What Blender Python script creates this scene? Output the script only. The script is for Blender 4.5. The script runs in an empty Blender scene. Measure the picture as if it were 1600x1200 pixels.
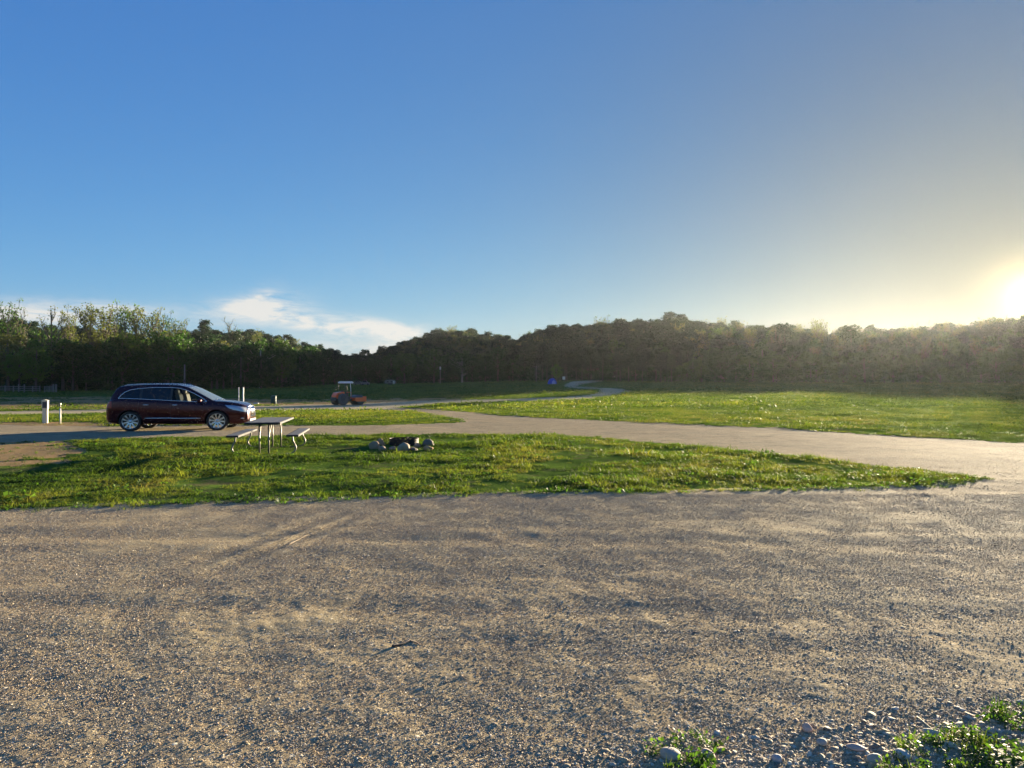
import bpy, math, random
import numpy as np
from math import sin, cos, pi, radians

S = bpy.context.scene
COL = S.collection

# ------------------------------------------------------------------ camera
FPX, CX, HY, EYE = 1120.0, 800.0, 596.0, 1.7      # focal length in photo pixels, centre, horizon row, eye height
cam = bpy.data.cameras.new('camera')
cam_ob = bpy.data.objects.new('camera', cam); COL.objects.link(cam_ob)
cam.sensor_width = 36; cam.lens = FPX / 1600 * 36
cam.clip_start = 0.05; cam.clip_end = 6000
cam_ob.location = (0, 0, EYE)
cam_ob.rotation_euler = (radians(90) - math.atan(4 / FPX), 0, 0)
S.camera = cam_ob

# ------------------------------------------------------------------ exposure
S.view_settings.view_transform = 'Standard'; S.view_settings.look = 'None'
EXPO = 2.55; HAZE = .00005
S.view_settings.exposure = EXPO
S.view_settings.use_curve_mapping = False

# ------------------------------------------------------------------ sun
SUN_AZ, SUN_EL = radians(35.8), radians(5.6)
SUN_DIR = np.array([sin(SUN_AZ) * cos(SUN_EL), cos(SUN_AZ) * cos(SUN_EL), sin(SUN_EL)])
sl = bpy.data.lights.new('sun', 'SUN'); sl.energy = 5.0; sl.angle = radians(0.5); sl.color = (1.0, 0.83, 0.58)
so = bpy.data.objects.new('sun', sl); COL.objects.link(so)
so.rotation_euler = (pi / 2 - SUN_EL, 0, pi - SUN_AZ)
so.location = tuple(SUN_DIR * 300)

# ------------------------------------------------------------------ sky (world)
W = bpy.data.worlds.new('World'); S.world = W; W.use_nodes = True
WN = W.node_tree; WN.nodes.clear()
def wn(t, **k):
    n = WN.nodes.new(t)
    for a, b in k.items(): setattr(n, a, b)
    return n
def wmath(op, a, b=None, c=None):
    n = wn('ShaderNodeMath', operation=op)
    for i, v in enumerate((a, b, c)):
        if v is None: continue
        if isinstance(v, (int, float)): n.inputs[i].default_value = v
        else: WN.links.new(v, n.inputs[i])
    return n.outputs[0]
sky = wn('ShaderNodeTexSky', sky_type='NISHITA', sun_disc=False)
sky.sun_elevation = SUN_EL; sky.sun_rotation = SUN_AZ
sky.air_density = 1; sky.dust_density = .5; sky.ozone_density = 4
tc = wn('ShaderNodeTexCoord')
nrm = wn('ShaderNodeVectorMath', operation='NORMALIZE'); WN.links.new(tc.outputs['Generated'], nrm.inputs[0])
sep = wn('ShaderNodeSeparateXYZ'); WN.links.new(nrm.outputs[0], sep.inputs[0])
dot = wn('ShaderNodeVectorMath', operation='DOT_PRODUCT'); WN.links.new(nrm.outputs[0], dot.inputs[0])
dot.inputs[1].default_value = tuple(SUN_DIR)
ang = wmath('ARCCOSINE', wmath('MINIMUM', dot.outputs['Value'], 1.0))
f_sun = wmath('EXPONENT', wmath('MULTIPLY', ang, -1 / .35))
f_hor = wmath('EXPONENT', wmath('MULTIPLY', wmath('MAXIMUM', sep.outputs[2], 0.0), -5.0))
ssep = wn('ShaderNodeSeparateColor'); WN.links.new(sky.outputs[0], ssep.inputs[0])
comb = wn('ShaderNodeCombineColor')
for k, (c0, g, cs, ch) in enumerate(((0.4074, 0.8628, -2.1996, 0.3206), (0.20, 0.6645, -1.853, 0.3671), (0.14, 0.3762, -1.8009, 0.2217))):
    p = wmath('POWER', wmath('MULTIPLY', wmath('MAXIMUM', ssep.outputs[k], 1e-5), 0.1), g)
    e = wmath('EXPONENT', wmath('ADD', wmath('MULTIPLY_ADD', f_sun, cs, c0), wmath('MULTIPLY', f_hor, ch)))
    WN.links.new(wmath('MULTIPLY', p, e), comb.inputs[k])
skycol = comb.outputs[0]
# thin evening cirrus: soft streaks placed by compass bearing and height
az = wmath('ARCTAN2', sep.outputs[0], sep.outputs[1]); el = wmath('ARCSINE', sep.outputs[2])
cmb = wn('ShaderNodeCombineXYZ'); WN.links.new(az, cmb.inputs[0]); WN.links.new(el, cmb.inputs[1])
def cnoise(sx, sy, scale, rot, det=7, off=0.0, dist=0.0):
    mp = wn('ShaderNodeMapping'); mp.inputs['Scale'].default_value = (sx, sy, 1); mp.inputs['Rotation'].default_value = (0, 0, rot)
    mp.inputs['Location'].default_value = (off, off * .7, 0)
    WN.links.new(cmb.outputs[0], mp.inputs[0])
    n = wn('ShaderNodeTexNoise'); n.inputs['Scale'].default_value = scale; n.inputs['Detail'].default_value = det
    n.inputs['Roughness'].default_value = .62; n.inputs['Distortion'].default_value = dist
    WN.links.new(mp.outputs[0], n.inputs['Vector']); return n.outputs[0]
n_wisp = cnoise(1, 4.5, 17, -.16, det=9, dist=1.3); n_soft = cnoise(1, 2.6, 14, .25, off=3.1, dist=.6)
def ell(px, py, rx, ry, rot, amp):
    """a soft ellipse centred on the bearing that photo pixel (px,py) looks along; radii in photo pixels"""
    a0 = math.atan2(px - CX, FPX); e0 = math.atan2(HY - py, math.hypot(FPX, px - CX))
    da = wmath('SUBTRACT', az, a0); de = wmath('SUBTRACT', el, e0)
    u = wmath('ADD', wmath('MULTIPLY', da, cos(rot)), wmath('MULTIPLY', de, sin(rot)))
    v = wmath('SUBTRACT', wmath('MULTIPLY', de, cos(rot)), wmath('MULTIPLY', da, sin(rot)))
    u = wmath('MULTIPLY', u, FPX / rx); v = wmath('MULTIPLY', v, FPX / ry)
    d2 = wmath('ADD', wmath('MULTIPLY', u, u), wmath('MULTIPLY', v, v))
    return wmath('MULTIPLY', wmath('EXPONENT', wmath('MULTIPLY', d2, -1.0)), amp)
tot = None
for e in ((395, 484, 60, 18, .18, 1.0), (412, 466, 24, 14, .6, .55), (470, 500, 75, 17, -.16, .85), (560, 512, 72, 15, -.05, .85), (622, 518, 42, 11, -.18, .8),
          (600, 541, 60, 12, .38, .75), (540, 545, 120, 14, .02, .5), (90, 490, 130, 15, .03, .75), (180, 480, 50, 6, -.08, .35), (-60, 486, 90, 13, .0, .7)):
    tot = ell(*e) if tot is None else wmath('ADD', tot, ell(*e))
wisp = wmath('MULTIPLY', wmath('SUBTRACT', wmath('ADD', n_wisp, wmath('MULTIPLY', n_soft, .6)), .56), 4.2)
cov = wmath('MULTIPLY', wmath('MULTIPLY', tot, wisp), .66)
covc = wn('ShaderNodeClamp'); WN.links.new(cov, covc.inputs[0]); covc.inputs[2].default_value = .85
mixc = wn('ShaderNodeMix', data_type='RGBA'); WN.links.new(covc.outputs[0], mixc.inputs[0])
WN.links.new(skycol, mixc.inputs[6]); mixc.inputs[7].default_value = (.86, .82, .76, 1)
# the sun's own disc and the bright air right round it
aur = wmath('ADD', wmath('MULTIPLY', wmath('EXPONENT', wmath('MULTIPLY', ang, -1 / radians(.9))), 4.0),
            wmath('MULTIPLY', wmath('EXPONENT', wmath('MULTIPLY', ang, -1 / radians(4.5))), .06))
disc = wmath('MULTIPLY', wmath('LESS_THAN', ang, radians(.3)), 60.0)
aur = wmath('ADD', aur, disc)
sc3 = wn('ShaderNodeVectorMath', operation='SCALE'); sc3.inputs[0].default_value = (1.0, .72, .32); WN.links.new(aur, sc3.inputs['Scale'])
addv = wn('ShaderNodeVectorMath', operation='ADD'); WN.links.new(mixc.outputs[2], addv.inputs[0]); WN.links.new(sc3.outputs[0], addv.inputs[1])
ten = wn('ShaderNodeVectorMath', operation='SCALE'); ten.inputs['Scale'].default_value = 10.0 / 2 ** EXPO; WN.links.new(addv.outputs[0], ten.inputs[0])
bg = wn('ShaderNodeBackground'); bg.inputs[1].default_value = 0.1; WN.links.new(ten.outputs[0], bg.inputs[0])
wo = wn('ShaderNodeOutputWorld'); WN.links.new(bg.outputs[0], wo.inputs[0])
W.cycles.sampling_method = 'MANUAL'; W.cycles.sample_map_resolution = 1024

# ------------------------------------------------------------------ render settings
S.render.engine = 'CYCLES'
cy = S.cycles
cy.max_bounces = 6; cy.diffuse_bounces = 3; cy.glossy_bounces = 3; cy.transmission_bounces = 4; cy.transparent_max_bounces = 8; cy.volume_bounces = 0
cy.volume_step_rate = 4; cy.volume_max_steps = 64
cy.use_denoising = True
cy.caustics_reflective = False; cy.caustics_refractive = False

# ------------------------------------------------------------------ helpers
_tab = np.random.RandomState(7).rand(256, 256).astype(np.float64)
def vnoise(x, y):
    xi = np.floor(x).astype(np.int64); yi = np.floor(y).astype(np.int64)
    fx = x - xi; fy = y - yi; fx = fx * fx * (3 - 2 * fx); fy = fy * fy * (3 - 2 * fy)
    a = _tab[xi & 255, yi & 255]; b = _tab[(xi + 1) & 255, yi & 255]; c = _tab[xi & 255, (yi + 1) & 255]; d = _tab[(xi + 1) & 255, (yi + 1) & 255]
    return (a * (1 - fx) + b * fx) * (1 - fy) + (c * (1 - fx) + d * fx) * fy * 1.0 - .5
def fbm(x, y, lam, octs=4, gain=.5, cut=None):
    x = np.asarray(x, float); y = np.asarray(y, float); s = 0; a = 1.0
    for o in range(octs):
        l = lam / 2 ** o; w = 1.0 if cut is None else np.clip((l / np.maximum(cut, 1e-6) - 2) / 2, 0, 1)
        r = .6 + o * 1.1
        s = s + a * w * vnoise((x * cos(r) + y * sin(r)) / l + 17.3 * o, (-x * sin(r) + y * cos(r)) / l + 5.1 * o); a *= gain
    return s
def sstep(a, b, x):
    t = np.clip((np.asarray(x, float) - a) / (b - a), 0, 1); return t * t * (3 - 2 * t)

def tag(o, label=None, category=None, group=None, kind=None):
    if label: o['label'] = label
    if category: o['category'] = category
    if group: o['group'] = group
    if kind: o['kind'] = kind
    return o
def link(name, data, parent=None, mats=()):
    o = bpy.data.objects.new(name, data); COL.objects.link(o)
    if parent is not None: o.parent = parent
    if data is not None:
        for m in mats: data.materials.append(m)
    return o
def empty(name, loc, rz=0, label=None, category=None, group=None):
    o = bpy.data.objects.new(name, None); COL.objects.link(o); o.location = loc; o.rotation_euler = (0, 0, rz)
    o.empty_display_size = .2
    return tag(o, label, category, group)
def np_mesh(name, V, F, smooth=True):
    """V (n,3), F (m,k) one face size"""
    V = np.asarray(V, np.float32); F = np.asarray(F, np.int32)
    me = bpy.data.meshes.new(name); k = F.shape[1]
    me.vertices.add(len(V)); me.vertices.foreach_set('co', V.ravel())
    me.loops.add(F.size); me.loops.foreach_set('vertex_index', F.ravel())
    me.polygons.add(len(F)); me.polygons.foreach_set('loop_start', np.arange(0, F.size, k, dtype=np.int32))
    me.polygons.foreach_set('loop_total', np.full(len(F), k, np.int32))
    me.polygons.foreach_set('use_smooth', np.full(len(F), smooth, bool))
    me.update(calc_edges=True)
    return me
class MB:
    """collects simple solids into one mesh"""
    def __init__(s): s.v = []; s.f = []; s.sm = []
    def add(s, vs, fs, smooth=False):
        b = len(s.v); s.v += [tuple(v) for v in vs]; s.f += [tuple(i + b for i in f) for f in fs]; s.sm += [smooth] * len(fs)
    def box(s, c, d, rz=0, ry=0, rx=0, ch=0.0, taper=1.0):
        """box centre c, size d, chamfer ch on the vertical edges and top/bottom"""
        x, y, z = (q / 2 for q in d); ch = min(ch, x * .9, y * .9, z * .9)
        if ch > 0:
            prof = [(x, -y + ch), (x, y - ch), (x - ch, y), (-x + ch, y), (-x, y - ch), (-x, -y + ch), (-x + ch, -y), (x - ch, -y)]
            vs = []
            for zz, k in ((-z, ch), (-z + ch, 0), (z - ch, 0), (z, ch)):
                for (a, b) in prof:
                    t = taper if zz > 0 else 1
                    vs.append(((a - k * np.sign(a)) * t, (b - k * np.sign(b)) * t, zz))
            fs = [tuple(range(7, -1, -1)), tuple(range(24, 32))]
            for r in range(3):
                for i in range(8): fs.append((r * 8 + i, r * 8 + (i + 1) % 8, (r + 1) * 8 + (i + 1) % 8, (r + 1) * 8 + i))
        else:
            t = taper
            vs = [(-x, -y, -z), (x, -y, -z), (x, y, -z), (-x, y, -z), (-x * t, -y * t, z), (x * t, -y * t, z), (x * t, y * t, z), (-x * t, y * t, z)]
            fs = [(3, 2, 1, 0), (4, 5, 6, 7), (0, 1, 5, 4), (1, 2, 6, 5), (2, 3, 7, 6), (3, 0, 4, 7)]
        from mathutils import Euler, Vector
        R = Euler((rx, ry, rz)).to_matrix(); c = Vector(c)
        s.add([R @ Vector(v) + c for v in vs], fs); return s
    def tube(s, pts, r, n=8, caps=True):
        P = np.array(pts, float); m = len(P); rr = np.full(m, r) if np.isscalar(r) else np.array(r, float)
        T = np.gradient(P, axis=0) if m > 2 else np.repeat((P[1] - P[0])[None], m, 0)
        T /= np.maximum(np.linalg.norm(T, axis=1), 1e-9)[:, None]
        up = np.array([0, 0, 1.]) if abs(T[0][2]) < .9 else np.array([1., 0, 0])
        a = np.cross(T[0], up); a /= np.linalg.norm(a); vs = []
        for i in range(m):
            a = a - T[i] * (a @ T[i]); a /= max(np.linalg.norm(a), 1e-9); b = np.cross(T[i], a)
            for k in range(n):
                t = 2 * pi * k / n; vs.append(P[i] + rr[i] * (a * cos(t) + b * sin(t)))
        fs = [(i * n + k, i * n + (k + 1) % n, (i + 1) * n + (k + 1) % n, (i + 1) * n + k) for i in range(m - 1) for k in range(n)]
        if caps: fs += [tuple(range(n - 1, -1, -1)), tuple((m - 1) * n + k for k in range(n))]
        s.add(vs, fs, n > 5); return s
    def lathe(s, prof, c=(0, 0, 0), axis='z', n=24, closed=False):
        """prof: (radius, height) pairs round the axis"""
        vs = []
        for (r, h) in prof:
            for k in range(n):
                t = 2 * pi * k / n; p = (r * cos(t), r * sin(t), h)
                if axis == 'y': p = (p[0], p[2], p[1])
                if axis == 'x': p = (p[2], p[0], p[1])
                vs.append((p[0] + c[0], p[1] + c[1], p[2] + c[2]))
        m = len(prof); fs = []
        for i in range(m if closed else m - 1):
            j = (i + 1) % m
            for k in range(n): fs.append((i * n + k, i * n + (k + 1) % n, j * n + (k + 1) % n, j * n + k))
        s.add(vs, fs, True); return s
    def prism(s, poly, y0, y1):
        """polygon in (x,z) extruded from y0 to y1"""
        n = len(poly); vs = [(p[0], y0, p[1]) for p in poly] + [(p[0], y1, p[1]) for p in poly]
        fs = [tuple(range(n)), tuple(range(2 * n - 1, n - 1, -1))] + [(i, i + n, (i + 1) % n + n, (i + 1) % n) for i in range(n)]
        s.add(vs, fs); return s
    def build(s, name, mat, parent=None, loc=None, bevel=0, **tags):
        me = bpy.data.meshes.new(name); me.from_pydata([tuple(float(q) for q in v) for v in s.v], [], s.f)
        me.polygons.foreach_set('use_smooth', s.sm); me.update()
        import bmesh
        bm = bmesh.new(); bm.from_mesh(me); bmesh.ops.recalc_face_normals(bm, faces=bm.faces)
        if bevel: bmesh.ops.bevel(bm, geom=[e for e in bm.edges if e.is_manifold and e.calc_face_angle(0) > .6], offset=bevel, segments=2, affect='EDGES', profile=.6)
        bm.to_mesh(me); bm.free()
        o = link(name, me, parent, (mat,) if mat else ())
        if loc is not None: o.location = loc
        return tag(o, **tags)
def copy_tree(o, parent=None):
    c = o.copy(); COL.objects.link(c); c.parent = parent
    for ch in list(o.children): copy_tree(ch, c)
    return c

# ---- materials
class MT:
    def __init__(s, name):
        s.m = bpy.data.materials.new(name); s.m.use_nodes = True; s.nt = s.m.node_tree; s.b = s.nt.nodes['Principled BSDF']; s.o = s.nt.nodes['Material Output']
    def n(s, t, **k):
        n = s.nt.nodes.new(t)
        for a, b in k.items(): setattr(n, a, b)
        return n
    def l(s, a, b): s.nt.links.new(a, b); return s
    def pos(s, kind='Object'):
        return s.n('ShaderNodeTexCoord').outputs[kind]
    def noise(s, scale, det=4, rough=.55, vec=None, dist=0, out=0):
        n = s.n('ShaderNodeTexNoise'); n.inputs['Scale'].default_value = scale; n.inputs['Detail'].default_value = det
        n.inputs['Roughness'].default_value = rough; n.inputs['Distortion'].default_value = dist
        s.l(vec if vec is not None else s.pos(), n.inputs['Vector']); return n.outputs[out]
    def voro(s, scale, out='Distance', feat='F1', vec=None, rnd=1.0):
        n = s.n('ShaderNodeTexVoronoi', feature=feat); n.inputs['Scale'].default_value = scale; n.inputs['Randomness'].default_value = rnd
        s.l(vec if vec is not None else s.pos(), n.inputs['Vector']); return n.outputs[out]
    def ramp(s, fac, stops, interp='LINEAR'):
        r = s.n('ShaderNodeValToRGB'); cr = r.color_ramp; cr.interpolation = interp
        while len(cr.elements) < len(stops): cr.elements.new(.5)
        for e, (p, c) in zip(cr.elements, stops): e.position = p; e.color = (*c, 1) if len(c) == 3 else c
        s.l(fac, r.inputs[0]); return r.outputs[0]
    def mix(s, fac, a, b, mode='MIX'):
        m = s.n('ShaderNodeMix', data_type='RGBA', blend_type=mode)
        for i, v in ((0, fac), (6, a), (7, b)):
            if isinstance(v, (int, float)): m.inputs[i].default_value = v
            elif isinstance(v, tuple): m.inputs[i].default_value = (*v, 1)
            else: s.l(v, m.inputs[i])
        return m.outputs[2]
    def math(s, op, a, b=None, c=None):
        m = s.n('ShaderNodeMath', operation=op)
        for i, v in enumerate((a, b, c)):
            if v is None: continue
            if isinstance(v, (int, float)): m.inputs[i].default_value = v
            else: s.l(v, m.inputs[i])
        return m.outputs[0]
    def bump(s, h, strength=.5, dist=.01, nrm=None):
        b = s.n('ShaderNodeBump'); b.inputs['Strength'].default_value = strength; b.inputs['Distance'].default_value = dist
        s.l(h, b.inputs['Height'])
        if nrm is not None: s.l(nrm, b.inputs['Normal'])
        return b.outputs[0]
    def set(s, **k):
        for a, v in k.items():
            i = s.b.inputs[a.replace('_', ' ')]
            if isinstance(v, (int, float)): i.default_value = v
            elif isinstance(v, tuple): i.default_value = (*v, 1) if len(v) == 3 else v
            else: s.l(v, i)
        return s
def simple(name, col, rough=.6, metal=0.0, var=.12, scale=8, bump=0.0, **k):
    """plain painted/metal/plastic surface with slight uneven tone and dust"""
    t = MT(name); nz = t.noise(scale, 5, .6)
    t.set(Base_Color=t.mix(t.math('MULTIPLY', nz, 1.0), tuple(c * (1 - var) for c in col), tuple(min(1, c * (1 + var)) for c in col)), Roughness=t.math('MULTIPLY_ADD', nz, .2, rough - .1), Metallic=metal, **k)
    if bump: t.set(Normal=t.bump(t.noise(scale * 6, 4), .5, bump))
    return t.m

# ------------------------------------------------------------------ terrain shape
_prof = [(-.75, [(0, 0), (32, 0), (45, -.35), (80, -1.0), (190, -.75), (260, -.4), (400, 0)]),
         (-.2, [(0, 0), (35, 0), (50, -.38), (84, -1.0), (130, -.7), (300, .62), (400, 1.0)]),
         (.1, [(0, 0), (32, 0), (60, -.1), (100, .1), (150, .55), (250, 2.1), (400, 2.6)]),
         (.75, [(0, 0), (40, 0), (100, .4), (200, 1.45), (240, 1.6), (400, 2.0)])]
def _sm(y, pts):
    ys = np.array([p[0] for p in pts], float); hs = np.array([p[1] for p in pts], float)
    d = np.diff(hs) / np.diff(ys); m = np.zeros(len(ys)); m[1:-1] = np.where(d[:-1] * d[1:] > 0, 2 * d[:-1] * d[1:] / np.where(d[:-1] + d[1:] == 0, 1, d[:-1] + d[1:]), 0); y = np.clip(y, ys[0], ys[-1]); i = np.clip(np.searchsorted(ys, y) - 1, 0, len(ys) - 2)
    h = ys[i + 1] - ys[i]; t = (y - ys[i]) / h
    return (2 * t**3 - 3 * t**2 + 1) * hs[i] + (t**3 - 2 * t**2 + t) * h * m[i] + (-2 * t**3 + 3 * t**2) * hs[i + 1] + (t**3 - t**2) * h * m[i + 1]
# wooded edge and skyline by bearing (bearing given as photo column)
_edge = np.array([(-400, 175), (0, 190), (300, 200), (430, 215), (500, 275), (560, 330), (700, 315), (800, 285), (850, 255), (950, 235), (1100, 215), (1300, 205), (1600, 200), (2200, 195)], float)
_crest = np.array([(-400, 320), (0, 330), (300, 380), (560, 470), (700, 440), (800, 400), (870, 340), (1000, 345), (1200, 350), (1400, 335), (1600, 300), (2200, 280)], float)
_skyl = np.array([(-400, 500), (0, 509), (100, 514), (170, 524), (235, 532), (275, 527), (300, 519), (400, 524), (440, 531), (500, 545), (540, 559), (575, 563), (600, 550), (650, 531), (700, 522), (730, 521), (780, 530), (810, 532),
                  (840, 524), (900, 517), (980, 510), (1050, 506), (1150, 507), (1250, 515), (1330, 520), (1400, 516), (1500, 508), (1560, 501), (1600, 498), (1700, 492), (1900, 500), (2200, 510)], float)
def edgeY(px): return np.interp(px, _edge[:, 0], _edge[:, 1])
def H(x, y):
    x = np.asarray(x, float); y = np.asarray(y, float); yy = np.maximum(y, .5)
    u = np.clip(x / yy, -.75, .75); near = sstep(10, 30, y)
    hs = [_sm(y, p) for _, p in _prof]; us = [p[0] for p in _prof]
    out = hs[0] * 0
    for i in range(3):
        t = sstep(us[i], us[i + 1], u); sel = (u >= us[i]) & (u <= us[i + 1]); out = np.where(sel, hs[i] * (1 - t) + hs[i + 1] * t, out)
    out = out * near
    px = np.clip(CX + FPX * x / yy, -400, 2200)
    e = edgeY(px); c = np.interp(px, _crest[:, 0], _crest[:, 1]); s = np.interp(px, _skyl[:, 0], _skyl[:, 1])
    hc = np.maximum((HY - s) / FPX * c + EYE - 13.2, 0)
    hill = np.maximum(hc - out, 0) * sstep(0, 1, (y - e + 4) / (c - e)) * (1 - .55 * sstep(c + 20, c + 220, y))
    hill = hill * (y > 60)
    return out + hill + sstep(18, 60, y) * .12 * fbm(x, y, 22, 2) + sstep(e - 5, e + 40, y) * 1.2 * fbm(x, y, 45, 2)
def unproj(px, py, n=900):
    px = np.atleast_1d(np.asarray(px, float)); py = np.atleast_1d(np.asarray(py, float))
    Y = 3.0 * (200 / 3.0) ** (np.linspace(0, 1, n)) ; Y = np.concatenate([np.linspace(1, 3, 10, endpoint=False), Y * 1.5])
    X = (px[:, None] - CX) / FPX * Y; Z = EYE - (py[:, None] - HY) / FPX * Y
    below = Z < H(X, np.broadcast_to(Y, X.shape)); i = np.argmax(below, 1); ok = below.any(1)
    Yr = np.where(ok, Y[i], np.nan); j = np.maximum(i - 1, 0); r = np.arange(len(px))
    d1 = Z[r, i] - H(X[r, i], Y[i]); d0 = Z[r, j] - H(X[r, j], Y[j]); t = np.where(abs(d0 - d1) > 1e-9, d0 / (d0 - d1 + 1e-12), 0)
    Yr = Y[j] + np.clip(t, 0, 1) * (Y[i] - Y[j]); Yr = np.where(ok, Yr, 230.0)
    return np.stack([(px - CX) / FPX * Yr, Yr], 1)
def place(px, py):
    p = unproj(px, py)[0]; return (float(p[0]), float(p[1]), float(H(p[0], p[1])))

def densify(pts, step=12):
    o = []
    for a, b in zip(pts, pts[1:] + pts[:1]):
        k = max(1, int(math.hypot(b[0] - a[0], (b[1] - a[1]) * 4) / step)); o += [(a[0] + (b[0] - a[0]) * t / k, a[1] + (b[1] - a[1]) * t / k) for t in range(k)]
    return o
def region(pts): 
    d = np.array(densify(pts)); return unproj(d[:, 0], d[:, 1])
def inpoly(P, x, y):
    c = np.zeros(x.shape, bool); n = len(P); xmin, ymin = P.min(0); xmax, ymax = P.max(0)
    m = (x >= xmin) & (x <= xmax) & (y >= ymin) & (y <= ymax); xs = x[m]; ys = y[m]; cc = np.zeros(xs.shape, bool)
    for i in range(n):
        x1, y1 = P[i]; x2, y2 = P[(i + 1) % n]
        if y1 == y2: continue
        k = ((y1 > ys) != (y2 > ys)) & (xs < (x2 - x1) * (ys - y1) / (y2 - y1) + x1); cc ^= k
    c[m] = cc; return c
# gravel yard: everything nearer than this edge; measured on the photograph, extended to both sides
yard_edge = unproj([-900, -300, 0, 100, 200, 300, 400, 500, 600, 700, 800, 900, 1000, 1150, 1300, 1450, 1530], [800, 800, 793, 789, 787, 784, 781, 778, 774, 771, 769, 767, 766, 764, 760, 756, 749])
yard = np.concatenate([[[-60, -60]], [[-60, yard_edge[0, 1]]], yard_edge, unproj([1700, 2600], [752, 752]), [[60, -60]]])
road = region([(-600, 664), (0, 664), (100, 665), (170, 666), (300, 665), (420, 664), (480, 665), (560, 664.5), (640, 663), (700, 661.5), (722, 660), (712, 656), (690, 651), (665, 646), (640, 643), (600, 641.5), (628, 637), (660, 638.5),
               (700, 641), (740, 645), (800, 650), (850, 653), (900, 655), (1000, 660), (1100, 664), (1200, 669), (1275, 674), (1400, 681), (1500, 687), (1600, 693), (2300, 700), (2300, 770), (1600, 760),
               (1545, 748), (1500, 741), (1400, 729), (1250, 713), (1100, 698), (1000, 689), (900, 682), (850, 679.5), (700, 679), (560, 680), (400, 682), (250, 684), (130, 688), (0, 692), (-600, 692)])
lane = region([(-600, 650), (0, 649), (80, 647.5), (170, 646), (300, 643), (420, 642), (520, 641), (600, 641.5), (612, 640), (632, 636.5), (680, 631.5), (730, 629.5), (800, 628), (875, 625), (925, 622.5), (960, 618.5), (986, 611.5),
               (975, 608), (950, 606.6), (935, 606.2), (912, 604.8), (900, 604), (905, 601.8), (915, 599.6), (942, 595.6), (940, 594.2), (895, 596), (885, 600), (880, 603.6), (890, 606), (912, 607.4), (938, 608.2), (936, 611), (930, 615),
               (915, 617.8), (875, 620.6), (800, 623.3), (737, 624.6), (640, 627.5), (560, 631), (480, 632.5), (420, 634), (300, 636.5), (170, 639.5), (0, 643), (-600, 644)])
dirt1 = region([(-300, 693), (0, 692), (95, 689.5), (125, 694), (130, 705), (118, 716), (90, 726), (55, 737), (0, 737), (-300, 737)])
dirt2 = region([(-300, 622), (0, 621), (170, 620), (300, 622), (420, 624), (500, 624), (600, 622.5), (737, 622), (737, 625), (640, 628), (560, 631), (480, 632.5), (420, 634), (300, 636), (170, 639), (0, 641), (-300, 642)])
dirt3 = region([(-300, 661), (0, 660), (60, 660), (110, 659), (170, 662), (170, 667), (-300, 666)])
corner = np.concatenate([unproj([1360, 1390, 1425, 1490, 1600, 2000], [1230, 1195, 1155, 1128, 1104, 1060]), [[12, 1.0]], [[.6, 1.0]]])
corner2 = unproj([985, 1010, 1060, 1110, 1130, 1130], [1230, 1175, 1150, 1160, 1185, 1230])
def classify(x, y):
    """0 grass, 1 gravel yard, 2 gravel road, 3 gravel lane, 4 bare dirt"""
    w = np.clip(y / 12, .25, 3)
    dx = .22 * w * fbm(x, y, .9, 3) + .1 * fbm(x, y, .25, 2); dy = .30 * w * fbm(x + 40, y + 9, .8, 3) + .12 * fbm(y, x, .2, 2)
    xs = x + dx; ys = y + dy; r = np.zeros(x.shape, np.int8)
    nz = fbm(x, y, 2.2, 4, .6)
    d = inpoly(dirt2, xs, ys) & (nz > -.25); r[d] = 4
    d = (inpoly(dirt1, xs, ys) & (nz > -.14)) | inpoly(dirt3, xs, ys); r[d] = 4
    r[inpoly(lane, xs, ys)] = 3; r[inpoly(road, xs, ys)] = 2; r[inpoly(yard, xs, ys)] = 1
    r[(r == 1) & (xs > 6) & (ys + .5 * fbm(x, y, 2.5, 3) > 10.7 + .05 * (xs - 6))] = 2
    return r
def micro(x, y, cls, cell):
    """fine relief: ruts and clods on gravel, tussocks on grass"""
    c = np.asarray(cell)
    g = .007 * fbm(x, y, 1.6, 3, .5, c) + .008 * fbm(x + 3, y, .28, 3, .6, c) + .0035 * fbm(x, y + 7, .06, 2, .6, c)
    # wheel marks running away to the right of straight ahead and across
    for (ax, ay, bx, by, wd, dp) in ((-4.6, 2, -1.3, 12, .13, .012), (-4.2, 2, -.9, 12, .1, .010), (-8, 5.6, 8, 5.0, .22, .005), (-8, 8.1, 9, 7.2, .25, .006), (.5, 2.5, 6, 12, .2, .006)):
        L = math.hypot(bx - ax, by - ay); tx, ty = (bx - ax) / L, (by - ay) / L
        dd = (x - ax) * ty - (y - ay) * tx + .12 * fbm(x, y, 1.2, 2); al = (x - ax) * tx + (y - ay) * ty
        dp = dp * (np.exp(-((al - 6.0) / 1.3) ** 2) if L < 11 else 1.0); g = g - dp * np.exp(-(dd / wd) ** 2) * (1 + .5 * np.sin(al / .045) * (c < .02)) + dp * .6 * np.exp(-((abs(dd) - wd * 1.7) / (wd * .7)) ** 2)
    ed = np.where(y > 24, 1.0, sstep(.1, 1.6, y - np.interp(x, yard_edge[:, 0], yard_edge[:, 1])))
    t = g * (1 - .4 * ed) + ed * (.045 * fbm(x, y, .7, 3, .6, c) + .04 * fbm(x, y, 2.6, 2, .5, c) + .012)
    gr = (cls == 0); g = np.where((cls == 2) | (cls == 3), g * 3.2, g)
    return np.where(gr, t, np.where(cls == 4, g * .9, g))
def ground_z(x, y):
    x = np.asarray(x, float); y = np.asarray(y, float)
    return H(x, y) + micro(x, y, classify(x, y), np.maximum(.008, (x * x + y * y) / 1904 * .8))

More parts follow.
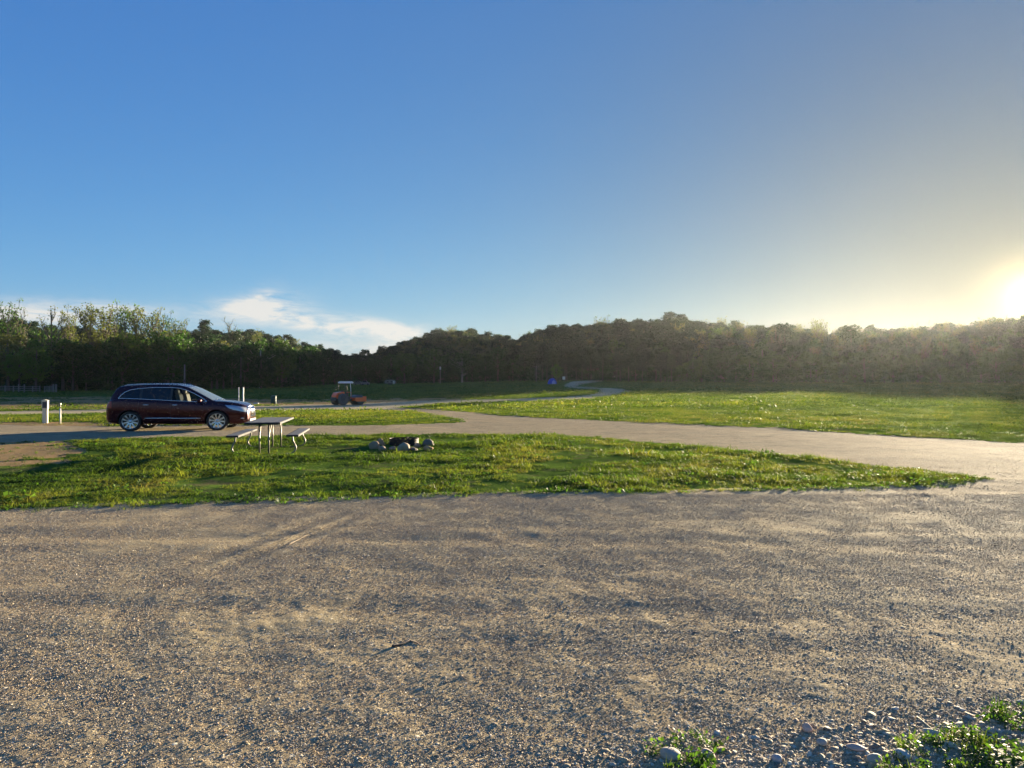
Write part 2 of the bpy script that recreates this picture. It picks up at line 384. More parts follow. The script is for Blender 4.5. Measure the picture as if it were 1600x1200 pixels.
# ------------------------------------------------------------------ ground materials
def gravel_mat(name, dirt=(.44, .335, .195), grey=(.40, .335, .205), peb=1.0, dirtiness=0.0, bump=1.0, spec=.011, lo=.74, hi=1.16):
    t = MT(name); P = t.pos()
    big = t.noise(.55, 5, .6, P); mid = t.noise(3.1, 6, .65, P, .4); fine = t.noise(42, 4, .7, P)
    base = t.mix(t.ramp(t.math('ADD', t.math('MULTIPLY', big, .6), t.math('MULTIPLY', mid, .5)), [(.42, (0, 0, 0)), (.66, (1, 1, 1))]), dirt, grey)
    base = t.mix(t.ramp(fine, [(.3, (0, 0, 0)), (.7, (1, 1, 1))]), t.mix(1.0, base, (.70, .68, .66), 'MULTIPLY'), base)
    base = t.mix(1.0, base, t.ramp(t.noise(1.3, 6, .7, P, .6), [(.32, (lo, lo * .99, lo * .98)), (.5, (.98, .97, .95)), (.68, (hi, hi * .99, hi * .93))]), 'MULTIPLY')
    h = t.math('MULTIPLY', fine, .25)
    for sc, thr, amt in ((150, .42, .6), (70, .40, .75), (31, .30, .8), (14, .16, .7)):
        vn = t.n('ShaderNodeTexVoronoi'); vn.inputs['Scale'].default_value = sc; t.l(P, vn.inputs['Vector'])
        cs = t.n('ShaderNodeSeparateColor'); t.l(vn.outputs['Color'], cs.inputs[0])
        pc = t.ramp(cs.outputs[0], [(0, (.11, .095, .07)), (.22, (.25, .21, .14)), (.45, (.42, .33, .18)), (.7, (.52, .44, .28)), (.86, (.38, .34, .26)), (1, (.76, .70, .52))])
        m = t.math('MULTIPLY', t.math('LESS_THAN', vn.outputs['Distance'], t.math('MULTIPLY', cs.outputs[1], thr * 1.5)), amt * peb)
        base = t.mix(m, base, pc)
        h = t.math('ADD', h, t.math('MULTIPLY', m, t.math('SUBTRACT', .6, vn.outputs['Distance'])))
    if dirtiness: base = t.mix(dirtiness, base, (.12, .13, .06))
    t.set(Base_Color=base, Roughness=.95, Specular_IOR_Level=spec, Normal=t.bump(h, .8, .006 * bump, t.bump(mid, .5, .02 * bump)))
    return t.m
def grass_ground(name):
    t = MT(name); P = t.pos()
    a = t.noise(.9, 6, .65, P); b = t.noise(9, 6, .7, P, .5); c = t.noise(.07, 3, .5, P); f = t.noise(60, 4, .7, P)
    col = t.ramp(b, [(.30, (.042, .092, .012)), (.47, (.062, .135, .017)), (.60, (.09, .16, .024)), (.75, (.12, .165, .038))])
    col = t.mix(t.ramp(a, [(.36, (1, 1, 1)), (.46, (0, 0, 0))]), col, (.12, .095, .06))
    col = t.mix(t.ramp(c, [(.40, (0, 0, 0)), (.62, (.5, .5, .5))]), col, (.085, .14, .022))
    col = t.mix(.35, col, t.ramp(f, [(.3, (.03, .045, .012)), (.7, (.15, .19, .06))]))
    t.set(Base_Color=col, Roughness=.95, Specular_IOR_Level=.0, Normal=t.bump(b, 1.0, .06, t.bump(f, .8, .02)))
    tr = t.n('ShaderNodeBsdfTranslucent'); t.l(t.mix(1.0, col, (1.6, 1.7, .9), 'MULTIPLY'), tr.inputs[0])
    return t.m
M_yard = gravel_mat('gravel_yard_surface'); M_road = gravel_mat('gravel_road_surface', (.35, .275, .175), (.30, .255, .17), .95, bump=1.6, spec=.004, lo=.55, hi=1.28)
M_lane = gravel_mat('gravel_lane_surface', (.46, .39, .24), (.45, .40, .26), .7, bump=.6, spec=.004); M_dirt = gravel_mat('bare_dirt_surface', (.42, .245, .10), (.33, .22, .10), .35, .12)
M_grass = grass_ground('grass_ground_surface')

# ------------------------------------------------------------------ ground sheet, split where the surface changes
def build_ground():
    rows = [.6]
    while rows[-1] < 24: rows.append(rows[-1] + max(.009, rows[-1] ** 2 / 1904 * 1.15))
    while rows[-1] < 60: rows.append(rows[-1] + rows[-1] ** 2 / 1904 * .75)
    while rows[-1] < 260: rows.append(rows[-1] + min(2.2, rows[-1] ** 2 / 1904 * .5))
    while rows[-1] < 900: rows.append(rows[-1] * 1.06)
    rows = np.array(rows)
    a = np.concatenate([np.linspace(-180, -60, 25)[:-1], np.linspace(-60, -39, 43)[:-1], np.linspace(-39, 39, 860)[:-1], np.linspace(39, 60, 43)[:-1], np.linspace(60, 180, 25)])
    a = np.radians(a[:-1]); nc = len(a)
    A, R = np.meshgrid(a, rows); X = R * np.sin(A); Y = R * np.cos(A)
    cell = np.maximum(R ** 2 / 1904 * 1.0, R * .0016); cls = classify(X, Y)
    Z = H(X, Y) + np.where(R < 90, micro(X, Y, cls, cell), .03 + .12 * fbm(X, Y, 3, 2, .5, cell))
    V = np.stack([X, Y, Z], -1).reshape(-1, 3)
    V = np.concatenate([V, [[0, 0, float(H(0., 0.))]]])
    nr = len(rows); i = np.arange(nr - 1)[:, None] * nc; j = np.arange(nc)[None, :]; jn = (j + 1) % nc
    F = np.stack([i + j, i + nc + j, i + nc + jn, i + jn], -1).reshape(-1, 4)
    fx = X.ravel()[F].mean(1); fy = Y.ravel()[F].mean(1); fc = classify(fx, fy)
    names = {0: ('grass_field', M_grass), 1: ('gravel_yard', M_yard), 2: ('gravel_road', M_road), 3: ('gravel_lane', M_lane), 4: ('bare_dirt', M_dirt)}
    for k, (nm, mt) in names.items():
        f = F[fc == k]; u, inv = np.unique(f, return_inverse=True)
        me = np_mesh(nm, V[u], inv.reshape(-1, 4)[:, ::-1])
        o = link(nm, me, None, (mt,)); tag(o, kind='structure')
    # small fan closing the sheet under the camera
    k = np.arange(nc); f = np.stack([np.full(nc, nc), k, (k + 1) % nc], -1)
    me = np_mesh('gravel_yard', np.concatenate([V[:nc], V[-1:]]), f[:, ::-1]); tag(link('gravel_yard_centre', me, None, (M_yard,)), kind='structure')
build_ground()

# ------------------------------------------------------------------ scattering (geometry nodes, for what nobody could count)
def scatter(name, P, rot, scl, idx, protos, tint, label=None):
    me = bpy.data.meshes.new(name); n = len(P)
    me.vertices.add(n); me.vertices.foreach_set('co', np.asarray(P, np.float32).ravel())
    for nm, ty, arr in (('rot', 'FLOAT_VECTOR', rot), ('scl', 'FLOAT_VECTOR', scl), ('idx', 'INT', idx), ('tint', 'FLOAT', tint)):
        a = me.attributes.new(nm, ty, 'POINT'); key = 'vector' if ty == 'FLOAT_VECTOR' else 'value'
        a.data.foreach_set(key, np.asarray(arr, np.int32 if ty == 'INT' else np.float32).ravel())
    o = link(name, me)
    ng = bpy.data.node_groups.new(name, 'GeometryNodeTree')
    ng.interface.new_socket('Geometry', in_out='INPUT', socket_type='NodeSocketGeometry'); ng.interface.new_socket('Geometry', in_out='OUTPUT', socket_type='NodeSocketGeometry')
    N = ng.nodes; L = ng.links
    gi = N.new('NodeGroupInput'); go = N.new('NodeGroupOutput'); ip = N.new('GeometryNodeInstanceOnPoints'); jn = N.new('GeometryNodeJoinGeometry')
    for p in reversed(protos):
        oi = N.new('GeometryNodeObjectInfo'); oi.inputs['Object'].default_value = p; oi.inputs['As Instance'].default_value = True
        L.new(oi.outputs['Geometry'], jn.inputs[0])
    def att(nm, ty):
        a = N.new('GeometryNodeInputNamedAttribute'); a.data_type = ty; a.inputs['Name'].default_value = nm
        return [s for s in a.outputs if s.enabled][0]
    er = N.new('FunctionNodeEulerToRotation'); L.new(att('rot', 'FLOAT_VECTOR'), er.inputs[0])
    L.new(gi.outputs[0], ip.inputs['Points']); L.new(jn.outputs[0], ip.inputs['Instance']); ip.inputs['Pick Instance'].default_value = True
    L.new(att('idx', 'INT'), ip.inputs['Instance Index']); L.new(er.outputs[0], ip.inputs['Rotation']); L.new(att('scl', 'FLOAT_VECTOR'), ip.inputs['Scale'])
    L.new(ip.outputs[0], go.inputs[0])
    md = o.modifiers.new('scatter', 'NODES'); md.node_group = ng
    return tag(o, label=label, kind='stuff')
def inst_attr(t, name='tint'):
    a = t.n('ShaderNodeAttribute'); a.attribute_type = 'INSTANCER'; a.attribute_name = name; return a.outputs['Fac']

# ---- pebbles
def ico(sub):
    import bmesh
    bm = bmesh.new(); bmesh.ops.create_icosphere(bm, subdivisions=sub, radius=1.0)
    V = np.array([v.co[:] for v in bm.verts]); F = np.array([[v.index for v in f.verts] for f in bm.faces]); bm.free(); return V, F
_icoV, _icoF = ico(2); _ico3V, _ico3F = ico(3)
def pebble_shape(rs, V0, facets=9):
    V = V0.copy()
    for _ in range(facets):                         # worn flat sides
        d = rs.normal(size=3); d /= np.linalg.norm(d); h = rs.uniform(.45, .88); k = V @ d; V -= np.outer(np.maximum(k - h, 0) * .85, d)
    V *= rs.uniform([.8, .6, .38], [1.15, .9, .62]); V += .05 * rs.normal(size=V.shape) * .5
    return V
t = MT('pebble'); P_ = t.pos(); tv = t.math('FRACT', t.math('ADD', inst_attr(t), t.math('MULTIPLY', t.n('ShaderNodeNewGeometry').outputs['Random Per Island'], 3.7)))
pc = t.ramp(tv, [(0, (.12, .10, .075)), (.2, (.26, .22, .15)), (.4, (.39, .32, .20)), (.56, (.47, .37, .21)), (.68, (.42, .27, .16)), (.8, (.50, .45, .34)), (.92, (.64, .58, .44)), (1, (.78, .72, .58))])
t.set(Base_Color=t.mix(t.math('MULTIPLY', t.noise(3, 3, .6, P_), .5), pc, (.33, .25, .18)), Roughness=.75, Specular_IOR_Level=.15, Normal=t.bump(t.noise(5, 3, .6, P_), .3, .08)); M_peb = t.m
rs = np.random.RandomState(3)
PEB = []
for i in range(7):
    V = pebble_shape(rs, _icoV, 15); PEB.append(bpy.data.objects.new('pebble', np_mesh('pebble', V, _icoF, i % 2 == 0))); PEB[-1].data.materials.append(M_peb)
for i in range(3):                                  # sprinkles of grit: a few dozen tiny stones each
    Vs, Fs, b = [], [], 0; V1, F1 = ico(1)
    for k in range(34):
        V = pebble_shape(rs, V1, 3) * np.exp(rs.normal(-.1, .4)) * .0036; a = rs.uniform(0, 6.3); V = V @ np.array([[cos(a), sin(a), 0], [-sin(a), cos(a), 0], [0, 0, 1]])
        r = .14 * math.sqrt(rs.rand()); a = rs.uniform(0, 6.3); Vs.append(V + [r * cos(a), r * sin(a), .001]); Fs.append(F1 + b); b += len(V)
    PEB.append(bpy.data.objects.new('grit', np_mesh('grit', np.concatenate(Vs), np.concatenate(Fs), False))); PEB[-1].data.materials.append(M_peb)

def rand_xy(rs, y0, y1, n, um=.80, power=1.0):
    """points over the wedge in front of the camera, uniform on the ground"""
    y = np.sqrt(rs.uniform(y0 * y0, y1 * y1, n)); x = rs.uniform(-um, um, n) * y
    return x, y
PX, PY, PS, PI_ = [], [], [], []
def add_peb(x, y, s, grit=False):
    PX.append(x); PY.append(y); PS.append(s); PI_.append(rs.randint(7, 10, len(x)) if grit else rs.randint(0, 7, len(x)))
def patch(x, y): return fbm(x, y, 1.7, 4, .6) + .5 * fbm(x + 9, y, .45, 2)
for (y0, y1, n, s0, s1, keep) in ((2.2, 3.9, 22000, .0042, .45, .5), (3.9, 5.5, 22000, .0052, .45, .42), (5.5, 7.6, 17000, .0065, .42, .4), (7.6, 10.8, 15000, .0085, .42, .4)):
    x, y = rand_xy(rs, y0, y1, n); p = patch(x, y) + rs.normal(0, .18, n); m = (p > -.34) & (rs.rand(n) > .93 * sstep(-.25, .35, x / y) * sstep(3.0, 4.6, y)); x, y = x[m], y[m]
    add_peb(x, y, s0 * np.exp(rs.normal(0, s1, len(x))))
x, y = rand_xy(rs, 2.2, 10.8, 26000); m = patch(x, y) + rs.normal(0, .25, len(x)) > -.35; add_peb(x[m], y[m], np.exp(rs.normal(0, .25, m.sum())), True)
x, y = rand_xy(rs, 2.2, 10.8, 2600); add_peb(x[:2600], y[:2600], .0105 * np.exp(rs.normal(0, .4, 2600)))
# coarse stones piled towards the lower right corner of the yard
x = rs.normal(2.1, .8, 9000); y = rs.normal(3.2, .42, 9000); m = (x > .4) & (y > 2.2) & (y < 4.2) & (y + rs.normal(0, .1, 9000) < 3.12 + .26 * x); add_peb(x[m], y[m], .0105 * np.exp(rs.normal(0, .55, m.sum())))
x = rs.normal(.6, .9, 3600); y = rs.normal(3.1, .22, 3600); m = (y > 2.3) & (y < 3.6); add_peb(x[m], y[m], .0095 * np.exp(rs.normal(0, .45, m.sum())))
# stones thrown to the edge of the yard and along the roads
ex = rs.uniform(-9, 9, 3600); ye = np.interp(ex, yard_edge[:, 0], yard_edge[:, 1]); add_peb(ex, ye - np.abs(rs.normal(0, 1.1, 3600)) + rs.normal(0, .25, 3600), .0085 * np.exp(rs.normal(0, .42, 3600)))
x, y = rand_xy(rs, 10, 30, 42000); k = classify(x, y); m = (k == 2) | (k == 4) | (k == 1); add_peb(x[m], y[m], .012 * np.exp(rs.normal(0, .45, m.sum())))
x = rs.uniform(5.5, 13, 9000); y = rs.uniform(9.5, 16, 9000); k = classify(x, y); m = (k == 1) | (k == 2); add_peb(x[m], y[m], .010 * np.exp(rs.normal(0, .4, m.sum())))
x = np.concatenate(PX); y = np.concatenate(PY); s = np.concatenate(PS); ix = np.concatenate(PI_)
incor = (x > .1) & (y < 3.2 + .28 * x); s = np.where((ix < 7) & ~incor, np.minimum(s, .0125), s)
k = classify(x, y); m = (k != 0) | (rs.rand(len(x)) < .04); x, y, s, ix, k = x[m], y[m], s[m], ix[m], k[m]
gz = ground_z(x, y); n = len(x)
rot = np.stack([rs.normal(0, .3, n), rs.normal(0, .3, n), rs.uniform(0, 6.3, n)], 1); gr = ix >= 7; rot[gr, :2] = 0
scl = np.repeat(s[:, None], 3, 1); scl[:, 2] *= np.where((x > .1) & (y < 3.2 + .28 * x), .9, .65); z = gz + np.where(gr, .001, -s * .12)
scatter('loose_gravel', np.stack([x, y, z], 1), rot, scl, ix, PEB, rs.beta(2.0, 2.2, n), 'loose grey and tan pebbles scattered over the gravel yard and roads')
N_PEB = n

# ---- grass
def blade_clump(rs, nb, spread, h, w, lean, curl=.5, seg=2):
    Vs, Fs, b = [], [], 0
    for k in range(nb):
        r = spread * math.sqrt(rs.rand()); a = rs.uniform(0, 6.3); p0 = np.array([r * cos(a), r * sin(a), -.01]); d = rs.uniform(0, 6.3)
        dr = np.array([cos(d), sin(d), 0]); side = np.array([-sin(d + rs.normal(0, .5)), cos(d), 0]); hh = h * rs.uniform(.45, 1.1); ln = lean * rs.uniform(.2, 1.2); ww = w * rs.uniform(.7, 1.3)
        pts = []
        for q in range(seg + 1):
            f = q / seg; c = p0 + np.array([0, 0, hh * (f - curl * .35 * f * f)]) + dr * hh * ln * (f ** 1.7); k2 = ww * (1 - f) ** .7 * .5
            if q < seg: pts += [c - side * k2, c + side * k2]
            else: pts.append(c)
        Vs += pts
        for q in range(seg - 1): Fs += [(b + 2 * q, b + 2 * q + 1, b + 2 * q + 3), (b + 2 * q, b + 2 * q + 3, b + 2 * q + 2)]
        q = seg - 1; Fs.append((b + 2 * q, b + 2 * q + 1, b + 2 * q + 2)); b += len(pts)
    return np_mesh('tuft', np.array(Vs), np.array(Fs), True)
def leaf_clump(rs, nl, spread, h, size):
    Vs, Fs = [], []
    for k in range(nl):
        r = spread * math.sqrt(rs.rand()); a = rs.uniform(0, 6.3); c = np.array([r * cos(a), r * sin(a), h * rs.rand()]); d = rs.uniform(0, 6.3); til = rs.normal(.2, .5)
        u = np.array([cos(d) * cos(til), sin(d) * cos(til), sin(til)]); v = np.array([-sin(d), cos(d), rs.normal(0, .3)]); s = size * rs.uniform(.6, 1.3)
        b = len(Vs); Vs += [c, c + u * s * .5 + v * s * .34, c + u * s, c + u * s * .5 - v * s * .34]; Fs += [(b, b + 1, b + 2), (b, b + 2, b + 3)]
    return np_mesh('weed_leaves', np.array(Vs), np.array(Fs), False)
def leafy(name, ramp_stops, tr_gain=(1.5, 1.6, .6), tr=.45, use='tint', rough=.55):
    t = MT(name)
    if use == 'tint': f = inst_attr(t)
    else:
        oi = t.n('ShaderNodeObjectInfo'); f = oi.outputs['Random']
    nz = t.noise(.9, 3, .6, t.n('ShaderNodeNewGeometry').outputs['Position'])
    f2 = t.math('ADD', t.math('MULTIPLY', f, .7), t.math('MULTIPLY', t.math('SUBTRACT', nz, .35), .9))
    col = t.ramp(f2, ramp_stops)
    t.set(Base_Color=col, Roughness=rough, Specular_IOR_Level=.1)
    trn = t.n('ShaderNodeBsdfTranslucent'); t.l(t.mix(1.0, col, tr_gain, 'MULTIPLY'), trn.inputs[0])
    ms = t.n('ShaderNodeMixShader'); ms.inputs[0].default_value = tr; t.l(t.b.outputs[0], ms.inputs[1]); t.l(trn.outputs[0], ms.inputs[2]); t.l(ms.outputs[0], t.o.inputs[0])
    return t.m
M_blade = leafy('grass_blades', [(.08, (.022, .045, .010)), (.32, (.048, .082, .017)), (.55, (.080, .110, .025)), (.75, (.115, .13, .034)), (1, (.15, .135, .06))], (1.5, 1.5, .5), .5)
M_weed = leafy('weed_leaf', [(.1, (.035, .070, .016)), (.5, (.060, .112, .024)), (.9, (.10, .15, .035))], (1.4, 1.6, .5), .45)
rs = np.random.RandomState(11)
TUF = []
for i in range(5): TUF.append(bpy.data.objects.new('tuft', blade_clump(rs, 26, .085, .055 + .008 * i, .0075, .9)))
for i in range(2): TUF.append(bpy.data.objects.new('tuft', blade_clump(rs, 16, .05, .10, .007, .7)))
for i in range(2): TUF.append(bpy.data.objects.new('weed', leaf_clump(rs, 30, .08, .035, .03)))
for i in range(3): TUF.append(bpy.data.objects.new('tuft', blade_clump(rs, 40, .28, .065, .024, .9)))       # 9-11: coarse clumps for farther grass
for i in range(3): TUF.append(bpy.data.objects.new('tuft', blade_clump(rs, 30, .8, .12, .07, .9)))           # 12-14: very far
for o in TUF: o.data.materials.append(M_weed if o.name.startswith('weed') else M_blade)
GX, GY, GS, GI, GH = [], [], [], [], []
def add_gr(x, y, s, ii, thr=-.5, hh=1.0):
    k = classify(x, y); thr = thr + .28 * sstep(5, 9, x) * (y < 16); p = fbm(x, y, 1.3, 4, .6) + rs.normal(0, .12, len(x)); p2 = fbm(x + 4, y, .35, 2) 
    keep = ((k == 0) & (p > thr)); x, y = x[keep], y[keep]; p = p[keep]
    ss = s * np.exp(rs.normal(0, .25, len(x))) * (1 + .9 * p)
    GX.append(x); GY.append(y); GS.append(ss); GI.append(rs.choice(ii, len(x))); GH.append(np.full(len(x), hh * .68) * np.exp(rs.normal(0, .25, len(x))))
x, y = rand_xy(rs, 9.2, 15, 17000, .82); add_gr(x, y, 1.0, [0, 1, 2, 3, 4, 0, 1, 2, 3, 7], -.24)
x, y = rand_xy(rs, 15, 24, 34000, .82); add_gr(x, y, 1.15, [0, 1, 2, 3, 4, 0, 1, 2, 5, 7], -.28)
x, y = rand_xy(rs, 22, 46, 30000, .84); add_gr(x, y, 1.0, [9, 10, 11], -.38)
x, y = rand_xy(rs, 46, 110, 26000, .86); add_gr(x, y, 1.0, [12, 13, 14], -.45, .85)
x, y = rand_xy(rs, 100, 240, 14000, .9); add_gr(x, y, 1.9, [12, 13, 14], -.5, .6)
# strays creeping over the yard edge and onto the bare ground
ex = rs.uniform(-9, 8, 900); ye = np.interp(ex, yard_edge[:, 0], yard_edge[:, 1]); ey = ye - np.abs(rs.normal(0, .16, 900))
x2, y2 = rand_xy(rs, 14, 34, 4200, .84); k2 = classify(x2, y2); m2 = (k2 == 4)
for (xx, yy, s_) in ((ex, ey, .8), (x2[m2], y2[m2], .9)):
    GX.append(xx); GY.append(yy); GS.append(s_ * np.exp(rs.normal(0, .3, len(xx)))); GI.append(rs.choice([0, 1, 5, 7], len(xx))); GH.append(np.ones(len(xx)))
x = np.concatenate(GX); y = np.concatenate(GY); s = np.concatenate(GS); ix = np.concatenate(GI); hh = np.concatenate(GH)
kp = (np.hypot(x + 2.87, y - 18.9) > .50) & (np.hypot(x + 2.85, (y - 18.4) * 1.5) > .55); x, y, s, ix, hh = x[kp], y[kp], s[kp], ix[kp], hh[kp]; n = len(x)
rot = np.stack([rs.normal(0, .08, n), rs.normal(0, .08, n), rs.uniform(0, 6.3, n)], 1)
big = fbm(x, y, 9, 3) ; tint = np.clip(.42 + .5 * big + .8 * fbm(x, y, 1.1, 3) + rs.normal(0, .13, n), 0, 1)
scatter('short_grass', np.stack([x, y, ground_z(x, y) - .005], 1), rot, np.stack([s, s, s * hh], 1), ix, TUF, tint, 'short patchy grass on the lawn, the island and the fields')
N_GR = n
# weeds in the near right corner
wx, wy = [], []
for poly, n, sz in ((corner, 1700, 1.0), (corner2, 35, .8)):
    x = rs.uniform(poly[:, 0].min(), min(poly[:, 0].max(), 4.5), n * 3); y = rs.uniform(max(1.8, poly[:, 1].min()), poly[:, 1].max(), n * 3)
    m = inpoly(poly, x + .12 * fbm(x, y, .3, 2), y + .12 * fbm(y, x, .3, 2)) & (fbm(x, y, .3, 3) + rs.normal(0, .15, n * 3) > (-.05 if sz == 1.0 else .02)); x, y = x[m][:n], y[m][:n]; wx.append(x); wy.append(y)
x = np.concatenate(wx); y = np.concatenate(wy); n = len(x)
TW = []
for i in range(3): TW.append(bpy.data.objects.new('weed', leaf_clump(rs, 34, .045, .05, .021)))
for i in range(2): TW.append(bpy.data.objects.new('tuft', blade_clump(rs, 14, .03, .11, .004, .8, seg=3)))
for i, o in enumerate(TW): o.data.materials.append(M_weed if i < 3 else M_blade)
s = .64 * np.exp(rs.normal(0, .3, n)); rot = np.stack([rs.normal(0, .15, n), rs.normal(0, .15, n), rs.uniform(0, 6.3, n)], 1)
scatter('weeds', np.stack([x, y, ground_z(x, y)], 1), rot, np.stack([s, s, s], 1), rs.choice([0, 1, 2, 0, 1, 2, 3, 4], n), TW, np.clip(rs.normal(.45, .2, n), 0, 1), 'small leafy weeds among stones in the near right corner')

# ------------------------------------------------------------------ trees
def leaves(rs, C, R, per, size, flat=.8):
    """C (n,3) clump centres, R (n,) radii: leaf-spray quads spread through each clump, denser at its skin"""
    n = len(C); N = n * per; c = np.repeat(C, per, 0); r = np.repeat(R, per)
    d = rs.normal(size=(N, 3)); d /= np.linalg.norm(d, axis=1)[:, None]; rad = r * rs.uniform(.25, 1.0, N) ** .6
    p = c + d * rad[:, None] * [1, 1, flat]
    nn = d + rs.normal(0, .7, (N, 3)); nn /= np.linalg.norm(nn, axis=1)[:, None]
    a = np.cross(nn, rs.normal(size=(N, 3))); a /= np.linalg.norm(a, axis=1)[:, None]; b = np.cross(nn, a)
    s = (size * rs.uniform(.6, 1.4, N))[:, None]
    V = np.stack([p - a * s * .5, p + b * s * .32, p + a * s * .5, p - b * s * .32], 1).reshape(-1, 3)
    return V, np.arange(N * 4).reshape(-1, 4)
def tree(kind, seed, h, nc=90, per=34, size=.5):
    rs = np.random.RandomState(seed); T = MB(); C, R = [], []
    bend = rs.normal(0, .02 * h, 2)
    def axis(f): return np.array([bend[0] * f * f, bend[1] * f * f, h * f])
    tr = dict(round=.022, broad=.026, pine=.016, feather=.017, bush=.02, snag=.02)[kind] * h
    top = dict(round=.8, broad=.7, pine=.97, feather=.95, bush=.7, snag=.95)[kind]
    T.tube([axis(f) - np.array([0, 0, .5 if f == 0 else 0]) for f in np.linspace(0, top, 7)], [tr * (1.25 if f == 0 else 1) * (1 - f * .85 / top * top) for f in np.linspace(0, top, 7)], 7)
    nb = dict(round=9, broad=11, pine=16, feather=16, bush=7, snag=18)[kind]
    for i in range(nb):
        f0 = rs.uniform(*dict(round=(.22, .6), broad=(.2, .55), pine=(.45, .93), feather=(.25, .85), bush=(.05, .4), snag=(.3, .9))[kind]); a = i * 2.4 + rs.uniform(-.5, .5)
        ln = h * dict(round=.30, broad=.40, pine=.16, feather=.20, bush=.4, snag=.18)[kind] * rs.uniform(.7, 1.1) * (1.15 - .6 * f0)
        up = dict(round=.8, broad=.45, pine=.15, feather=1.7, bush=.8, snag=1.5)[kind]; p0 = axis(f0); q = [p0]
        for k in range(1, 5):
            g = k / 4; q.append(p0 + np.array([cos(a) * ln * g, sin(a) * ln * g, ln * up * g * (.7 + .3 * g)]) + rs.normal(0, .02 * ln, 3))
        T.tube(q, [tr * .42 * (1 - .2 * k) for k in range(5)], 5)
        if kind in ('feather', 'snag'):
            for k in (2, 3, 4):
                for _ in range(2):
                    e = q[k] + rs.normal(0, .35, 3) * ln * .45 + np.array([0, 0, ln * .45]); T.tube([q[k], (q[k] + e) / 2 + rs.normal(0, .1, 3), e], [tr * .2, tr * .14, tr * .06], 4, False); C.append(e); R.append(.055 * h * rs.uniform(.6, 1.2))
        if kind == 'pine': C.append(q[4]); R.append(.075 * h * (1.2 - .6 * f0) * rs.uniform(.8, 1.2)); C.append(q[2] + [0, 0, .1]); R.append(.06 * h)
    n0 = nc
    for i in range(n0):
        d = rs.normal(size=3); d /= np.linalg.norm(d); r = rs.uniform(.35, 1) ** .5
        if kind == 'round': c = axis(.60) + d * r * np.array([.27, .27, .38]) * h; rr = .075 * h
        elif kind == 'broad': c = axis(.60) + d * r * np.array([.38, .38, .34]) * h; rr = .08 * h
        elif kind == 'pine':
            f = rs.uniform(.42, 1.0); c = axis(f) + np.array([d[0], d[1], 0]) * h * .15 * (1.25 - f) ** .6 * r * 1.5; rr = .05 * h
        elif kind == 'feather':
            f = rs.uniform(.4, 1.02); c = axis(f) + np.array([d[0], d[1], 0]) * h * .22 * (1.3 - f) ** .5 * r; rr = .05 * h
        elif kind == 'snag': break
        else: c = axis(.45) + np.array([d[0] * .62, d[1] * .62, d[2] * .45]) * h * r; c[2] = max(c[2], .12 * h); rr = .15 * h
        if kind in ('round', 'broad') and c[2] < .2 * h: c[2] = .2 * h + rs.rand() * .1 * h
        C.append(c); R.append(rr * rs.uniform(.55, 1.35))
    V, F = leaves(rs, np.array(C), np.array(R), per, size)
    import bmesh
    tm = bpy.data.meshes.new('trunk'); tm.from_pydata([tuple(map(float, v)) for v in T.v], [], T.f); tm.polygons.foreach_set('use_smooth', T.sm); tm.update()
    return tm, np_mesh('crown', V, F, False), V, F
def bark(name, c):
    t = MT(name); n1 = t.noise(4, 5, .7); t.set(Base_Color=t.mix(n1, tuple(q * .6 for q in c), tuple(q * 1.3 for q in c)), Roughness=.9, Normal=t.bump(n1, .6, .05)); return t.m
M_bark = bark('bark', (.10, .08, .06)); M_pale = bark('pale_bark', (.36, .33, .27))
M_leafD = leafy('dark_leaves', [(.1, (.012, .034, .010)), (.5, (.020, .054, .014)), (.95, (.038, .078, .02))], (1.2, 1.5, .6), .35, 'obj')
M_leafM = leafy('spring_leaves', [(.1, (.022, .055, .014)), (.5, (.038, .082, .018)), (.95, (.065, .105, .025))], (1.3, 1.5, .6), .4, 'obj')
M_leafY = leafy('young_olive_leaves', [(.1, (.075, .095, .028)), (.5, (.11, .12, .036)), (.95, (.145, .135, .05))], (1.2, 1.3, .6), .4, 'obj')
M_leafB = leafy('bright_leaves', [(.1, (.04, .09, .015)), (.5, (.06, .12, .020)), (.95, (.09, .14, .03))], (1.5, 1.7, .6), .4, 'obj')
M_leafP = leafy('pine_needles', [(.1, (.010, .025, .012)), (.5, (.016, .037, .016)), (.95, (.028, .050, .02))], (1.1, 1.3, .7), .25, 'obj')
TREES = {}
for nm, args in dict(round1=('round', 21, 15), round2=('round', 22, 15), broad1=('broad', 23, 15), pine1=('pine', 24, 19), pine2=('pine', 25, 19),
                     feather1=('feather', 26, 20, 80, 11, .42), feather2=('feather', 27, 20, 46, 10, .42), snag=('snag', 28, 20, 0, 4, .35), bush1=('bush', 29, 5, 40, 30, .4), bush2=('bush', 30, 5, 36, 30, .4)).items():
    TREES[nm] = tree(*args)
BASEH = dict(round1=15, round2=15, broad1=15, pine1=19, pine2=19, feather1=20, feather2=20, snag=20, bush1=5, bush2=5)
_cache = {}
def tree_meshes(proto, leafmat, barkmat=None):
    key = (proto, leafmat.name)
    if key not in _cache:
        tm, cm = TREES[proto][0].copy(), TREES[proto][1].copy(); tm.materials.append(barkmat or M_bark); cm.materials.append(leafmat); _cache[key] = (tm, cm)
    return _cache[key]
trs = np.random.RandomState(5)
